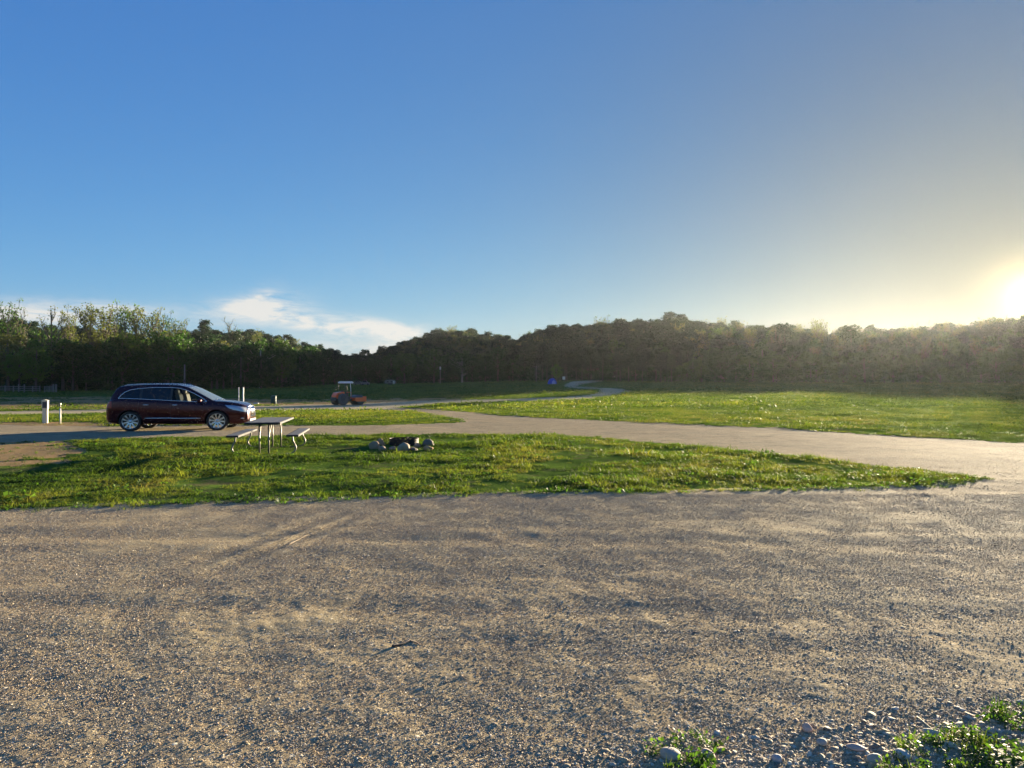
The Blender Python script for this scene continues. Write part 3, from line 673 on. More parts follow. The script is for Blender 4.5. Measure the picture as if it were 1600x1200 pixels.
_marks = [(95, 'behind the far fence'), (170, 'behind the power pedestal'), (235, 'behind the rear of the car'), (300, 'behind the car roof'), (365, 'behind the car windscreen'), (430, 'behind the two white posts'), (500, 'between the white posts and the roller'),
          (580, 'behind the road roller'), (660, 'at the left foot of the middle hill'), (740, 'under the top of the middle hill'), (815, 'at the right foot of the middle hill'), (900, 'behind the blue tent'), (985, 'behind the far bend of the lane'), (1060, 'just right of the far bend of the lane'),
          (1250, 'beyond the left of the right field'), (1420, 'beyond the middle of the right field'), (9999, 'beyond the right field below the sun')]
def where(px): return next(t for l, t in _marks if px < l)
def put_tree(proto, leafmat, px, Y, top_py=None, h=None, label=None, category='tree', group=None, name=None, wide=1.0, barkmat=None, sink=.15):
    x = (px - CX) / FPX * Y; z = float(H(x, Y)); 
    if h is None: h = (HY - top_py) / FPX * Y + EYE - z
    k = h / BASEH[proto]; e = empty(name or ('pine_tree' if proto.startswith('pine') else 'bush' if proto.startswith('bush') else 'tree'), (x, Y, z - sink), trs.uniform(0, 6.28), label, category, group)
    tm, cm = tree_meshes(proto, leafmat, barkmat)
    a = bpy.data.objects.new('trunk', tm); b = bpy.data.objects.new('crown', cm)
    for q in (a, b): COL.objects.link(q); q.parent = e; q.scale = (k * wide, k * wide, k)
    return e

# individually recognisable trees
G_L = 'tall spring trees along the left wood edge'
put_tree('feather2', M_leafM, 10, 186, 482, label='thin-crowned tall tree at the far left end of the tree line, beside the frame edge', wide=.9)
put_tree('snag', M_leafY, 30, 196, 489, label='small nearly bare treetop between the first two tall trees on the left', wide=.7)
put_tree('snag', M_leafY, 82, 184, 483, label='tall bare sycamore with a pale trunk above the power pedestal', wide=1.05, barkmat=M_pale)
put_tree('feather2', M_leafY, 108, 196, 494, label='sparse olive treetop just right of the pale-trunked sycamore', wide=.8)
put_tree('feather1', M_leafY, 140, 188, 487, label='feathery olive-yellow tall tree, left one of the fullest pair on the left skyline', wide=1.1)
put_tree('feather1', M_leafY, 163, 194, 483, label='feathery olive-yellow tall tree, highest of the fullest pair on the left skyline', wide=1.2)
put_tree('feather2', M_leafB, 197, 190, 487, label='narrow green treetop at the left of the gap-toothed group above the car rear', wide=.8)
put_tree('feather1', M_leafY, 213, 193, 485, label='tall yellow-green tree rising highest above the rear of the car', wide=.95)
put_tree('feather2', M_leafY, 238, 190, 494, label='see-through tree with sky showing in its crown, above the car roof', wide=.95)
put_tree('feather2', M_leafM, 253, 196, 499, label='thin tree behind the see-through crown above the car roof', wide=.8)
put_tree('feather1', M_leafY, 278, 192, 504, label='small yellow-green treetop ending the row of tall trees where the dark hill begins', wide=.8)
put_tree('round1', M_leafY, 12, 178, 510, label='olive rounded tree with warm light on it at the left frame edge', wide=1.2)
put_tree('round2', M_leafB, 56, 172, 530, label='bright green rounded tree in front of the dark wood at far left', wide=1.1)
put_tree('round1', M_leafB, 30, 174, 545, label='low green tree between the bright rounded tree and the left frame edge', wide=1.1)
put_tree('broad1', M_leafM, 407, 206, 521, label='big spreading tree with a visible grey trunk behind the two white posts', wide=.95, barkmat=M_pale)
put_tree('round2', M_leafM, 440, 214, 532, label='leafy olive tree touching the right side of the big spreading tree', wide=1.1)
put_tree('round1', M_leafM, 632, 296, 546, label='rounded mid-green tree with its trunk showing, right of the road roller', wide=1.25)
put_tree('round2', M_leafM, 678, 296, 543, label='rounded green tree below the top of the middle hill', wide=1.2)
put_tree('broad1', M_leafM, 722, 292, 543, label='broad dark green tree under the sunlit shoulder of the middle hill', wide=1.0)
put_tree('round1', M_leafD, 778, 280, 536, label='dark full-crowned tree where the pine wood begins', wide=1.15)
put_tree('round2', M_leafB, 870, 214, 568, label='small light green tree standing alone behind the blue tent', wide=1.2)
put_tree('feather1', M_leafM, 962, 228, 534, label='pale feathery tree against the dark pines left of the white sign', wide=1.3)
put_tree('round2', M_leafM, 1190, 214, 532, label='pale rounded tree halfway up the right-hand ridge', wide=1.3)
put_tree('round1', M_leafM, 1122, 208, 548, label='pale low rounded tree on the slope between the field and the ridge', wide=1.5)
put_tree('pine1', M_leafP, 971, 262, 500, label='tallest dark pine standing up from the ridge line left of its middle', wide=1.1)
put_tree('feather2', M_leafY, 940, 268, 502, label='thin bare-looking treetop just left of the tallest pine on the ridge', wide=.9)

# rows of trees that nothing tells apart along the wood edge
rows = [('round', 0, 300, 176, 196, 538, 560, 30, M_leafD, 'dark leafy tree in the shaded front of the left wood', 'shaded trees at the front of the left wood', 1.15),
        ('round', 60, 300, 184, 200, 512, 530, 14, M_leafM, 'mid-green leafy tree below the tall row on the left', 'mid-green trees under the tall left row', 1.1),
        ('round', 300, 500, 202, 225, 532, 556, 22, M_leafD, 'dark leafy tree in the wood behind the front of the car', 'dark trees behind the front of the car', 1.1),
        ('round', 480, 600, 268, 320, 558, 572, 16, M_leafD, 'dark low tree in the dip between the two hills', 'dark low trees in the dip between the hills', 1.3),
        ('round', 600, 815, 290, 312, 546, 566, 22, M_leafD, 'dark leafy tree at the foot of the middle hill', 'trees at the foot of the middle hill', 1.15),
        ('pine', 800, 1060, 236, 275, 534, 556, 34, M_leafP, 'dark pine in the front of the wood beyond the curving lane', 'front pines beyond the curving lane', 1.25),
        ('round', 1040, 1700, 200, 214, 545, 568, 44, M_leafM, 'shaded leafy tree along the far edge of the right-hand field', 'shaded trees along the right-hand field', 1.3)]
for kind, x0, x1, ya, yb, t0, t1, n, mt, lb, gp, wd in rows:
    for i in range(n):
        px = x0 + (i + trs.uniform(.1, .9)) / n * (x1 - x0)
        Y = edgeY(px) + trs.uniform(-8, 12) - (12 if kind == 'pine' else 6)
        put_tree(kind + str(trs.randint(1, 3)), mt, px, Y, trs.uniform(t0, t1), label=lb.split(' in the ')[0].split(' below the ')[0].split(' at the ')[0].split(' along the ')[0] + ' ' + where(px), group=gp + ', ' + where(px), wide=wd * trs.uniform(.85, 1.15))
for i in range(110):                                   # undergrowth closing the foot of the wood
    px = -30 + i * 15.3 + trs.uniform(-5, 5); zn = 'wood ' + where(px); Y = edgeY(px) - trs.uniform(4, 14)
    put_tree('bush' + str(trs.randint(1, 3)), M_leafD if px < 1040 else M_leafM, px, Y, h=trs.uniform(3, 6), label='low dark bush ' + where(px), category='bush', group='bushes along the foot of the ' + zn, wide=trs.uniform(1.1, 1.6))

# the woods on the hills: one mass each
FOR = []
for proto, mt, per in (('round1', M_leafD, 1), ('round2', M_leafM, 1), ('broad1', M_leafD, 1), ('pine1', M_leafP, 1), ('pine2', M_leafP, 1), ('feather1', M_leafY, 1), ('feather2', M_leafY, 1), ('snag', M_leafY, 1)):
    tm, cm, V, F = TREES[proto]; import bmesh
    bm = bmesh.new(); bm.from_mesh(tm); nt_ = len(bm.faces); tmp = bpy.data.meshes.new('t'); 
    sel = np.random.RandomState(1).permutation(len(F))[:int(len(F) * .75)]; q = np_mesh('q', V.reshape(-1, 4, 3)[sel].reshape(-1, 3) , np.arange(len(sel) * 4).reshape(-1, 4), False)
    bm.from_mesh(q); bm.faces.ensure_lookup_table()
    for i, f in enumerate(bm.faces): f.material_index = 0 if i < nt_ else 1
    me = bpy.data.meshes.new('wood_tree'); bm.to_mesh(me); bm.free(); me.materials.append(M_bark); me.materials.append(mt)
    FOR.append(bpy.data.objects.new('wood_tree', me))
def wood(name, px0, px1, label, dens, weights, seed, hmul=.8):
    rs = np.random.RandomState(seed); xs, ys = [], []
    n = 26000; Y = np.sqrt(rs.uniform(170 ** 2, 520 ** 2, n)); px = rs.uniform(px0, px1, n); x = (px - CX) / FPX * Y
    c = np.interp(px, _crest[:, 0], _crest[:, 1]); e = edgeY(px); m = (Y > e + 2) & (Y < c + 25) & (rs.rand(n) < dens); x, Y, px = x[m], Y[m], px[m]; n = len(x)
    idx = rs.choice(8, n, p=np.array(weights) / sum(weights)); s = np.exp(rs.normal(0, .13, n)) * hmul
    base = np.array([15, 15, 15, 19, 19, 20, 20, 20.]); h = np.array([13.5, 13.5, 13, 14.5, 14.5, 14.5, 14.5, 15.])[idx]; s = s * h / base[idx]
    w = s * np.array([1.15, 1.15, 1, 1.3, 1.3, 1, 1, 1])[idx]
    scatter(name, np.stack([x, Y, H(x, Y) - .3], 1), np.stack([np.zeros(n), np.zeros(n), rs.uniform(0, 6.3, n)], 1), np.stack([w, w, s], 1), idx, FOR, rs.rand(n), label)
    return n
nA = wood('left_hill_woodland', -350, 590, 'dark wooded hill behind the left tree line', .24, (2, 2, 2, 2, 2, .4, .3, .2), 1)
nB = wood('middle_hill_woodland', 590, 835, 'rounded wooded hill in the middle, sunlit on its right shoulder', .42, (2, 3, 1, 2, 2, .5, .2, .1), 2)
nC = wood('pine_woodland', 835, 1080, 'dense dark pine wood beyond the curving lane', .6, (.3, .5, .3, 5, 5, .25, .1, .1), 3)
nD = wood('right_ridge_woodland', 1080, 2150, 'long hazy wooded ridge on the right under the sun', .27, (3.5, 2.5, 1.5, 2.0, 2.0, .8, .9, .8), 4, .8)
print('COUNTS peb', N_PEB, 'grass', N_GR, 'wood', nA, nB, nC, nD)

# ------------------------------------------------------------------ the car: a long crossover, built from cross-sections along its length (x forward, y left, z up)
def paint(name, col, rough=.28, metal=.35, coat=1.0):
    t = MT(name); nz = t.noise(2.2, 4, .6); fl = t.noise(900, 2)
    t.set(Base_Color=t.mix(t.math('MULTIPLY', nz, .35), col, tuple(min(1, c * 1.15 + .012) for c in col)), Metallic=metal, Roughness=t.math('MULTIPLY_ADD', nz, .12, rough - .04), Coat_Weight=coat, Coat_Roughness=.045)
    t.set(Normal=t.bump(fl, .03, .0005)); return t.m
M_paint = paint('dark_maroon_paint', (.046, .004, .008), .25, .75, .35)
M_chrome = simple('chrome', (.78, .77, .75), .12, 1.0, .05)
M_alloy = simple('wheel_alloy', (.55, .55, .56), .28, .9, .1)
M_black = simple('black_plastic', (.022, .022, .023), .55, 0, .3)
M_rubber = simple('tyre_rubber', (.022, .021, .02), .85, 0, .3, 20, .002)
M_seat = simple('pale_leather', (.40, .36, .25), .5, 0, .1)
M_dark = simple('dark_interior', (.03, .028, .027), .8, 0, .2)
M_under = simple('underbody', (.015, .015, .015), .8, 0, .3)
def glassy(name, tint, alpha, rough=.02):
    t = MT(name); t.b.inputs['Base Color'].default_value = (*tint, 1); t.b.inputs['Roughness'].default_value = rough; t.b.inputs['IOR'].default_value = 1.5
    tr = t.n('ShaderNodeBsdfTransparent'); tr.inputs[0].default_value = (*[min(1, c * 2 + alpha * .6) for c in tint], 1)
    ms = t.n('ShaderNodeMixShader'); ms.inputs[0].default_value = alpha; t.l(t.b.outputs[0], ms.inputs[1]); t.l(tr.outputs[0], ms.inputs[2]); t.l(ms.outputs[0], t.o.inputs[0]); return t.m
M_glass = glassy('clear_window_glass', (.02, .03, .03), .75); M_shield = glassy('windscreen_glass', (.12, .15, .17), .25); M_priv = glassy('dark_tinted_glass', (.008, .009, .012), .12); M_lens = simple('headlight_lens', (.42, .45, .48), .12, .55, .08)  # windscreen tint carries the pale blue sky reflection in its base colour
M_red = simple('red_tail_lens', (.35, .02, .02), .15, 0, .2); M_lamp = simple('lamp_reflector', (.8, .8, .78), .15, .8, .1)

_ztop = [(-2.53, .97), (-2.49, 1.04), (-2.44, 1.09), (-2.36, 1.17), (-2.25, 1.36), (-2.12, 1.56), (-2.0, 1.69), (-1.86, 1.752), (-1.6, 1.785), (-1.2, 1.812), (-.6, 1.825), (-.1, 1.812), (.2, 1.785), (.42, 1.735),
         (.62, 1.655), (.9, 1.50), (1.2, 1.325), (1.42, 1.195), (1.5, 1.165), (1.6, 1.17), (1.8, 1.155), (2.0, 1.13), (2.2, 1.09), (2.34, 1.04), (2.43, .985), (2.5, .90)]
_w = [(-2.53, .78), (-2.49, .84), (-2.42, .885), (-2.3, .93), (-2.1, .965), (-1.7, .985), (-1.2, .985), (0, .975), (1.0, .98), (1.6, .99), (1.9, .98), (2.08, .955), (2.22, .91), (2.34, .85), (2.43, .76), (2.5, .66)]
_zb = [(-2.53, .42), (-2.4, .33), (-2.1, .29), (-1.0, .27), (1.0, .25), (1.9, .25), (2.3, .24), (2.44, .27), (2.5, .32)]
_zs = [(-2.53, .93), (-2.3, 1.17), (-2.0, 1.215), (-1.5, 1.20), (-1.0, 1.17), (0, 1.115), (.9, 1.06), (1.3, 1.045), (1.8, 1.01), (2.2, .94), (2.43, .85), (2.5, .76)]
def _ip(t, x): return np.interp(x, [a for a, _ in t], [b for _, b in t])
def cr_spline(P, n):
    P = np.array(P, float); Q = np.concatenate([[2 * P[0] - P[1]], P, [2 * P[-1] - P[-2]]]); o = []
    for i in range(1, len(Q) - 2):
        for k in range(n):
            t = k / n; p0, p1, p2, p3 = Q[i - 1], Q[i], Q[i + 1], Q[i + 2]
            o.append(.5 * (2 * p1 + (p2 - p0) * t + (2 * p0 - 5 * p1 + 4 * p2 - p3) * t * t + (3 * p1 - p0 - 3 * p2 + p3) * t ** 3))
    o.append(P[-1]); return np.array(o)
def section(x, n=7):
    w, zb, zt, zs = _ip(_w, x), _ip(_zb, x), _ip(_ztop, x), _ip(_zs, x); zs = min(zs, zt - .05); g = np.clip((zt - zs - .10) / .45, 0, 1); g = g * g * (3 - 2 * g)
    wr = (w - .16) * (1 - g) + 0.675 * g; zr = (zt - .035) * (1 - g) + (zt - .065) * g; wr = min(wr, w - .1)
    P = [(w - .10, zb), (w - .03, zb + .07), (w - .012, zb + (zs - zb) * .32), (w, zb + (zs - zb) * .62), (w - .012, zs - .07), (w - .05, zs), (w - .09, zs + .015 * g + .01 * (1 - g)),
         (wr + (w - .10 - wr) * .5 + .02 * g, zs + (zr - zs) * .5), (wr, zr), (wr * .80, zr + (zt - zr) * .62), (wr * .42, zt - .006), (0, zt)]
    return cr_spline(P, n)
IDX_BELT, IDX_ROOF = 6 * 7, 8 * 7
xs = np.concatenate([np.linspace(-2.53, -1.9, 34)[:-1], np.linspace(-1.9, 1.9, 150)[:-1], np.linspace(1.9, 2.5, 36)])
_sec = np.array([section(x) for x in xs])                           # stations x points x (y,z)
k = np.array([.25, .5, .25])
for _ in range(3): _sec[1:-1] = .25 * _sec[:-2] + .5 * _sec[1:-1] + .25 * _sec[2:]
ns, npt = _sec.shape[:2]
full = np.concatenate([_sec * [-1, 1], _sec[:, ::-1][:, 1:]], 1)    # right side bottom -> roof -> left side bottom
nf = full.shape[1]
GV = np.concatenate([np.repeat(xs, nf)[:, None], full.reshape(-1, 2)], 1)
GF = [(i * nf + j, i * nf + j + 1, (i + 1) * nf + j + 1, (i + 1) * nf + j) for i in range(ns - 1) for j in range(nf - 1)]
GJ = [min(j, nf - 2 - j) for i in range(ns - 1) for j in range(nf - 1)]
GV = list(map(tuple, GV))
def cap(i0, bulge, zc):                                             # rounded end of the body
    ring = [i0 * nf + j for j in range(nf)]; base = np.array([GV[r] for r in ring]); prev = ring; m = 9
    for s in range(1, m + 1):
        kk = cos(s / m * pi / 2); kk = kk if s < m else .02; x = base[0, 0] + bulge * sin(s / m * pi / 2) ** .8
        new = []
        for p in base: GV.append((x, p[1] * kk, zc + (p[2] - zc) * kk)); new.append(len(GV) - 1)
        for j in range(nf - 1): GF.append((prev[j], prev[j + 1], new[j + 1], new[j])); GJ.append(-1 if bulge > 0 else -2)
        GF.append((prev[nf - 1], prev[0], new[0], new[nf - 1])); GJ.append(-1 if bulge > 0 else -2)
        prev = new
cap(ns - 1, .065, .62); cap(0, -.045, .72)
for i in range(ns - 1): GF.append((i * nf + nf - 1, i * nf, (i + 1) * nf, (i + 1) * nf + nf - 1)); GJ.append(-3)   # floor
GVa = np.array(GV); GFa = np.array(GF); GJa = np.array(GJ); FC = GVa[GFa].mean(1); fx, fy, fz = FC.T; ay = np.abs(fy)
AX_F, AX_R, WR = 1.585, -1.435, .385
def pip(poly, x, z): return inpoly(np.array(poly, float), x, z)
DLO = [(-1.86, 1.26), (-1.78, 1.38), (-1.66, 1.50), (-1.50, 1.58), (-1.2, 1.635), (-.7, 1.675), (-.1, 1.675), (.22, 1.645), (.47, 1.565), (.75, 1.43), (1.0, 1.28), (1.20, 1.145), (1.15, 1.115), (.9, 1.12), (0, 1.17), (-1.0, 1.23), (-1.5, 1.255)]
side = (GJa >= 0) & (ay > .5)
dlo = side & pip(DLO, fx, fz) & (GJa > IDX_BELT - 3) & (GJa < IDX_ROOF + 3)
lab = np.full(len(GFa), 'body', dtype=object)
arch = ((ay > .58) & ((np.hypot(fx - AX_F, fz - WR) < .445) | (np.hypot(fx - AX_R, fz - WR) < .445))) | ((GJa == -3) & False)
lab[(GJa == -3)] = 'underbody'
doorL = [(-1.02, .45), (-1.10, .62), (-1.16, .9), (-1.12, 1.235), (-.06, 1.18), (-.05, .44)]
doorF = [(-.035, .44), (-.045, 1.175), (1.10, 1.12), (1.13, .85), (1.06, .60), (1.0, .44)]
for nm, poly in (('rear_door', doorL), ('front_door', doorF)):
    m = side & pip(poly, fx, fz); lab[m & (fy < 0)] = nm + '_r'; lab[m & (fy > 0)] = nm + '_l'
lab[side & (fz < .40) & (fx > -.98) & (fx < 1.12)] = 'sill'
hood = (GJa > IDX_BELT) & (fx > 1.46) & (fx < 2.40) & (ay < .80 - .12 * np.clip(fx - 1.9, 0, 1)); lab[hood] = 'bonnet'
ws = (GJa > IDX_ROOF - 3) & (fx > .50) & (fx < 1.42) & (ay < np.interp(fx, [.5, 1.42], [.62, .80])) & (fz > 1.15); lab[ws] = 'windscreen'
rg = (GJa > IDX_ROOF - 2) & (fx < -2.02) & (fx > -2.30) & (ay < .64) & (fz > 1.24); lab[rg] = 'rear_window'
lab[(GJa >= 0) & (fx < -2.30) & (ay < .7) | ((GJa == -2) & (fz > .75) & (ay < .7))] = 'tailgate'
lab[dlo & (fx > -.02)] = 'front_window'; lab[dlo & (fx < -.09) & (fx > -1.06)] = 'rear_side_window'; lab[dlo & (fx < -1.13)] = 'quarter_window'
lab[dlo & (((fx >= -.09) & (fx <= -.02)) | ((fx >= -1.13) & (fx <= -1.06)))] = 'pillar'
HL = [(1.86, 1.0), (2.1, .98), (2.34, .93), (2.50, .87), (2.58, .84), (2.58, .71), (2.48, .71), (2.34, .74), (2.15, .80), (1.98, .885)]
hl = (GJa != -3) & (fx > 1.8) & (ay > .50) & pip(HL, fx, fz); lab[hl] = 'headlight'
tl = (fx < -2.14) & (ay > .55) & (fz > .90) & (fz < 1.15) & (fz < 1.18 - .1 * (fx + 2.5)); lab[tl] = 'tail_light'
lab[(fx < -2.0) & (fz < .60) & (GJa != -3)] = 'rear_bumper'; lab[(fx > 1.95) & (fz < .50) & (GJa != -3)] = 'front_bumper'
lab[arch & (GJa != -3)] = 'cut'
lab[(GJa == -3) & ((np.abs(fx - AX_F) < .45) | (np.abs(fx - AX_R) < .45))] = 'cut'
car = empty('parked_car', (0, 0, 0), 0, 'dark maroon crossover with chrome window trim parked on the gravel road', 'car')
def part_from(name, mask, mat, parent=car, out=0.0, **tags):
    f = GFa[mask]; u, inv = np.unique(f, return_inverse=True); V = GVa[u].copy()
    if out: V[:, 1] += np.sign(V[:, 1]) * out
    return tag(link(name, np_mesh(name, V, inv.reshape(-1, 4)), parent, (mat,)), **tags)
body = part_from('body', lab == 'body', M_paint)
for nm, key, mt in (('sill', 'sill', M_paint), ('bonnet', 'bonnet', M_paint), ('tailgate', 'tailgate', M_paint), ('underbody', 'underbody', M_under), ('rear_bumper', 'rear_bumper', M_paint), ('front_bumper', 'front_bumper', M_paint),
                    ('windscreen', 'windscreen', M_shield), ('rear_window', 'rear_window', M_priv), ('pillar', 'pillar', M_black)):
    part_from(nm, lab == key, mt)
for sgn in (-1, 1):
    sd = (np.sign(fy) == sgn)
    s_ = 'r' if sgn < 0 else 'l'
    fd = part_from('door', lab == 'front_door_' + s_, M_paint); rd = part_from('door', lab == 'rear_door_' + s_, M_paint)
    part_from('window', sd & (lab == 'front_window'), M_glass, label='clear front door window showing pale seats'); part_from('window', sd & (lab == 'rear_side_window'), M_priv, label='dark tinted rear door window'); part_from('window', sd & (lab == 'quarter_window'), M_priv, label='dark tinted rear quarter window')
    part_from('headlight', sd & (lab == 'headlight'), M_lens, out=.004); part_from('tail_light', sd & (lab == 'tail_light'), M_red)
    for dob, hx in ((fd, .02), (rd, -.98)):
        # handle bar on a small recess
        h = MB(); pts = [(hx + t_ * .20, sgn * (_ip(_w, hx) + .012 + .014 * sin(pi * t_)), 1.005 + .055 * (-hx) * .2 + .0 * t_) for t_ in np.linspace(0, 1, 7)]; h.tube(pts, [.010, .016, .017, .017, .017, .016, .010], 8); h.build('handle', M_chrome, dob)
def surf(x, z, sgn=-1, out=.008):
    """body side point at length x and height z"""
    i = np.argmin(abs(xs - x)); s_ = _sec[i][3:IDX_ROOF + 8]; j = np.argmin(abs(s_[:, 1] - z)); return (x, sgn * (s_[j, 0] + out), z)
for sgn in (-1, 1):
    m = MB(); cl = DLO + [DLO[0]]; pts = []
    for a, b in zip(cl[:-1], cl[1:]):
        for q in range(4): pts.append(surf(a[0] + (b[0] - a[0]) * q / 4, a[1] + (b[1] - a[1]) * q / 4, sgn))
    pts.append(pts[0]); P = np.array(pts); P[1:-1, 1] = (P[:-2, 1] + 2 * P[1:-1, 1] + P[2:, 1]) / 4
    m.tube(P, .0135, 6, False); m.build('window_trim', M_chrome, car)
    m = MB(); m.tube([surf(x, .49 + .012 * (x < 0), sgn, .012) for x in np.linspace(-.95, 1.02, 14)], [.008] + [.017] * 12 + [.008], 6); m.build('side_moulding', M_chrome, car)
    m = MB(); rr = [(x, sgn * (.60 if -1.6 < x < .1 else .585), _ip(_ztop, x) - .035 + (.035 if -1.75 < x < .25 else .0)) for x in np.linspace(-1.85, .38, 24)]; m.tube(rr, .017, 6); m.build('roof_rail', M_alloy, car)
    # shut lines between the panels
    m = MB()
    for poly in ([(-.04, .44), (-.042, .8), (-.045, 1.14)], [(-1.02, .45), (-1.10, .62), (-1.16, .9), (-1.12, 1.19)], [(1.0, .44), (1.06, .60), (1.13, .85), (1.10, 1.08)], [(-1.0, .43), (0, .42), (1.0, .42)], [(1.5, 1.03), (1.8, .985), (1.95, .955)], [(-2.0, .60), (-1.9, .60)], [(2.0, .5), (2.2, .5), (2.35, .5)]):
        pp = []
        for a, b in zip(poly[:-1], poly[1:]):
            for q in range(6): pp.append(surf(a[0] + (b[0] - a[0]) * q / 6, a[1] + (b[1] - a[1]) * q / 6, sgn, -.001))
        pp.append(surf(*poly[-1], sgn, -.001)); m.tube(pp, .0045, 4, False)
    m.build('shut_line', M_black, car)
    # wheel arch lip and dark well
    for ax in (AX_F, AX_R):
        m = MB(); pts = []
        for a in np.linspace(-.28, pi + .28, 22):
            x, z = ax + .445 * cos(a), WR + .445 * sin(a); x = np.clip(x, -2.5, 2.45)
            if z > .27: pts.append(surf(x, z, sgn, .0))
        m.tube(pts, .014, 6, False); m.build('arch_lip', M_paint, car)
        w_ = MB(); w_.lathe([(.46, sgn * .93), (.46, sgn * .60), (.02, sgn * .60)], (ax, 0, WR), 'y', 28)
        w_.v = [(a, b, max(c, .27)) for a, b, c in w_.v]; w_.build('wheel_well', M_under, car)
# wheels: tyre, alloy rim with ten spokes, brake disc
def wheel_proto():
    w_ = MB(); R, T = .385, .125
    w_.lathe([(.283, -T * .75), (.295, -T * .92), (.33, -T), (.365, -T * .93), (.380, -T * .74), (R, -T * .55), (R, -T * .18), (.378, -T * .16), (.378, -T * .10), (R, -T * .08), (R, T * .08), (.378, T * .1), (.378, T * .16), (R, T * .18), (R, T * .55), (.38, T * .74), (.365, T * .93), (.33, T), (.295, T * .92), (.283, T * .75)], (0, 0, 0), 'y', 48, True)
    e = empty('wheel', (0, 0, 0)); w_.build('tyre', M_rubber, e)
    r = MB(); r.lathe([(.288, -.10), (.280, -.104), (.268, -.088), (.26, -.02), (.26, .09), (.288, .10)], (0, 0, 0), 'y', 48)
    for k in range(10):
        a = 2 * pi * k / 10; ca, sa = cos(a), sin(a); V = []
        for (rad, hw, yo) in ((.055, .022, -.075), (.15, .026, -.088), (.274, .034, -.094)):
            for (s1, yy) in ((-1, 0), (1, 0), (1, .022), (-1, .022)):
                V.append((rad * ca - s1 * hw * sa, yo + yy, rad * sa + s1 * hw * ca))
        F = [(0, 1, 2, 3), (8, 11, 10, 9)]
        for q in (0, 4): F += [(q, q + 4, q + 5, q + 1), (q + 1, q + 5, q + 6, q + 2), (q + 2, q + 6, q + 7, q + 3), (q + 3, q + 7, q + 4, q)]
        r.add(V, F)
    r.lathe([(0, -.092), (.05, -.09), (.062, -.08), (.066, -.05), (0, -.05)], (0, 0, 0), 'y', 20); r.build('rim', M_alloy, e)
    d = MB(); d.lathe([(0, .0), (.17, .0), (.17, .02), (0, .02)], (0, 0, 0), 'y', 28); d.box((.12, .01, .09), (.12, .07, .14), ch=.01); d.build('brake_disc', simple('brake_steel', (.12, .11, .10), .5, .8), e)
    h = MB(); h.lathe([(0, -.0955), (.026, -.094), (.03, -.085), (0, -.085)], (0, 0, 0), 'y', 16); h.build('hub_cap', M_chrome, e)
    return e
wp = wheel_proto(); first = True
for ax, sgn, rot_ in ((AX_R, -1, .3), (AX_F, -1, .12), (AX_R, 1, .5), (AX_F, 1, .9)):
    e = wp if first else copy_tree(wp); first = False; e.parent = car
    e.location = (ax, sgn * .845, WR - .004); e.rotation_euler = (0, rot_, pi if sgn > 0 else 0)
# front: grille in a chrome frame, badge, fog lights, lower intake
g = MB(); gp = [(-.30, .53), (-.44, .66), (-.50, .84), (-.47, .92), (.47, .92), (.50, .84), (.44, .66), (.30, .53), (-.30, .53)]
def nose(y, z): return 2.565 - .30 * (abs(y) ** 2.4) - .26 * max(0, z - .76) ** 1.25 * 1.6
g.tube([(nose(y, z) + .012, y, z) for (y, z) in gp], .022, 8, False); grille = g.build('grille_frame', M_chrome, car)
b = MB(); vs = [(nose(y, z) - .012, y, z) for (y, z) in gp[:-1]]; b.add(vs, [tuple(range(len(vs)))]); b.build('grille_back', M_black, grille)
for k in range(15):
    y = -.42 + .06 * k; z0 = .55 + max(0, abs(y) - .28) * .75; q = MB(); q.tube([(nose(y, z) + .008, y, z) for z in np.linspace(z0, .915, 5)], .011, 6); q.build('grille_bar', M_chrome, grille)
q = MB(); q.lathe([(0, .012), (.05, .010), (.062, .002), (.062, -.01)], (nose(0, .78) + .018, 0, .78), 'x', 20); q.build('badge', M_chrome, grille)
q = MB(); q.box((2.555, 0, .385), (.03, .95, .11), ch=.01); q.build('lower_intake', M_black, car)
for sgn in (-1, 1):
    q = MB(); q.tube([(2.36 + .12 * t_, sgn * (.86 - .28 * t_), .475 - .01 * t_) for t_ in np.linspace(0, 1, 6)], [.012, .022, .024, .024, .022, .012], 8); q.build('fog_light_trim', M_chrome, car)
    q = MB(); q.lathe([(0, .0), (.045, .0), (.05, -.03), (0, -.03)], (2.42, sgn * .70, .42), 'x', 16); q.build('fog_light', M_lamp, car)
    q = MB()
    for (x, y, z, r) in ((2.16, .80, .83, .062), (2.31, .70, .775, .058)): q.lathe([(0, -.05), (r * .6, -.03), (r, .03), (r * .9, .035)], (x, sgn * y, z), 'x', 18)
    q.box((2.15, sgn * .72, .80), (.36, .14, .10), rz=-sgn * .5, ch=.02); q.build('lamp_reflector', M_lamp, car)
    # door mirror
    q = MB(); q.box((1.01, sgn * 1.075, 1.16), (.15, .20, .155), rz=sgn * .12, ch=.045); q.tube([(1.0, sgn * .93, 1.09), (1.0, sgn * 1.0, 1.10)], .03, 6); q.build('door_mirror', M_paint, car, bevel=.012)
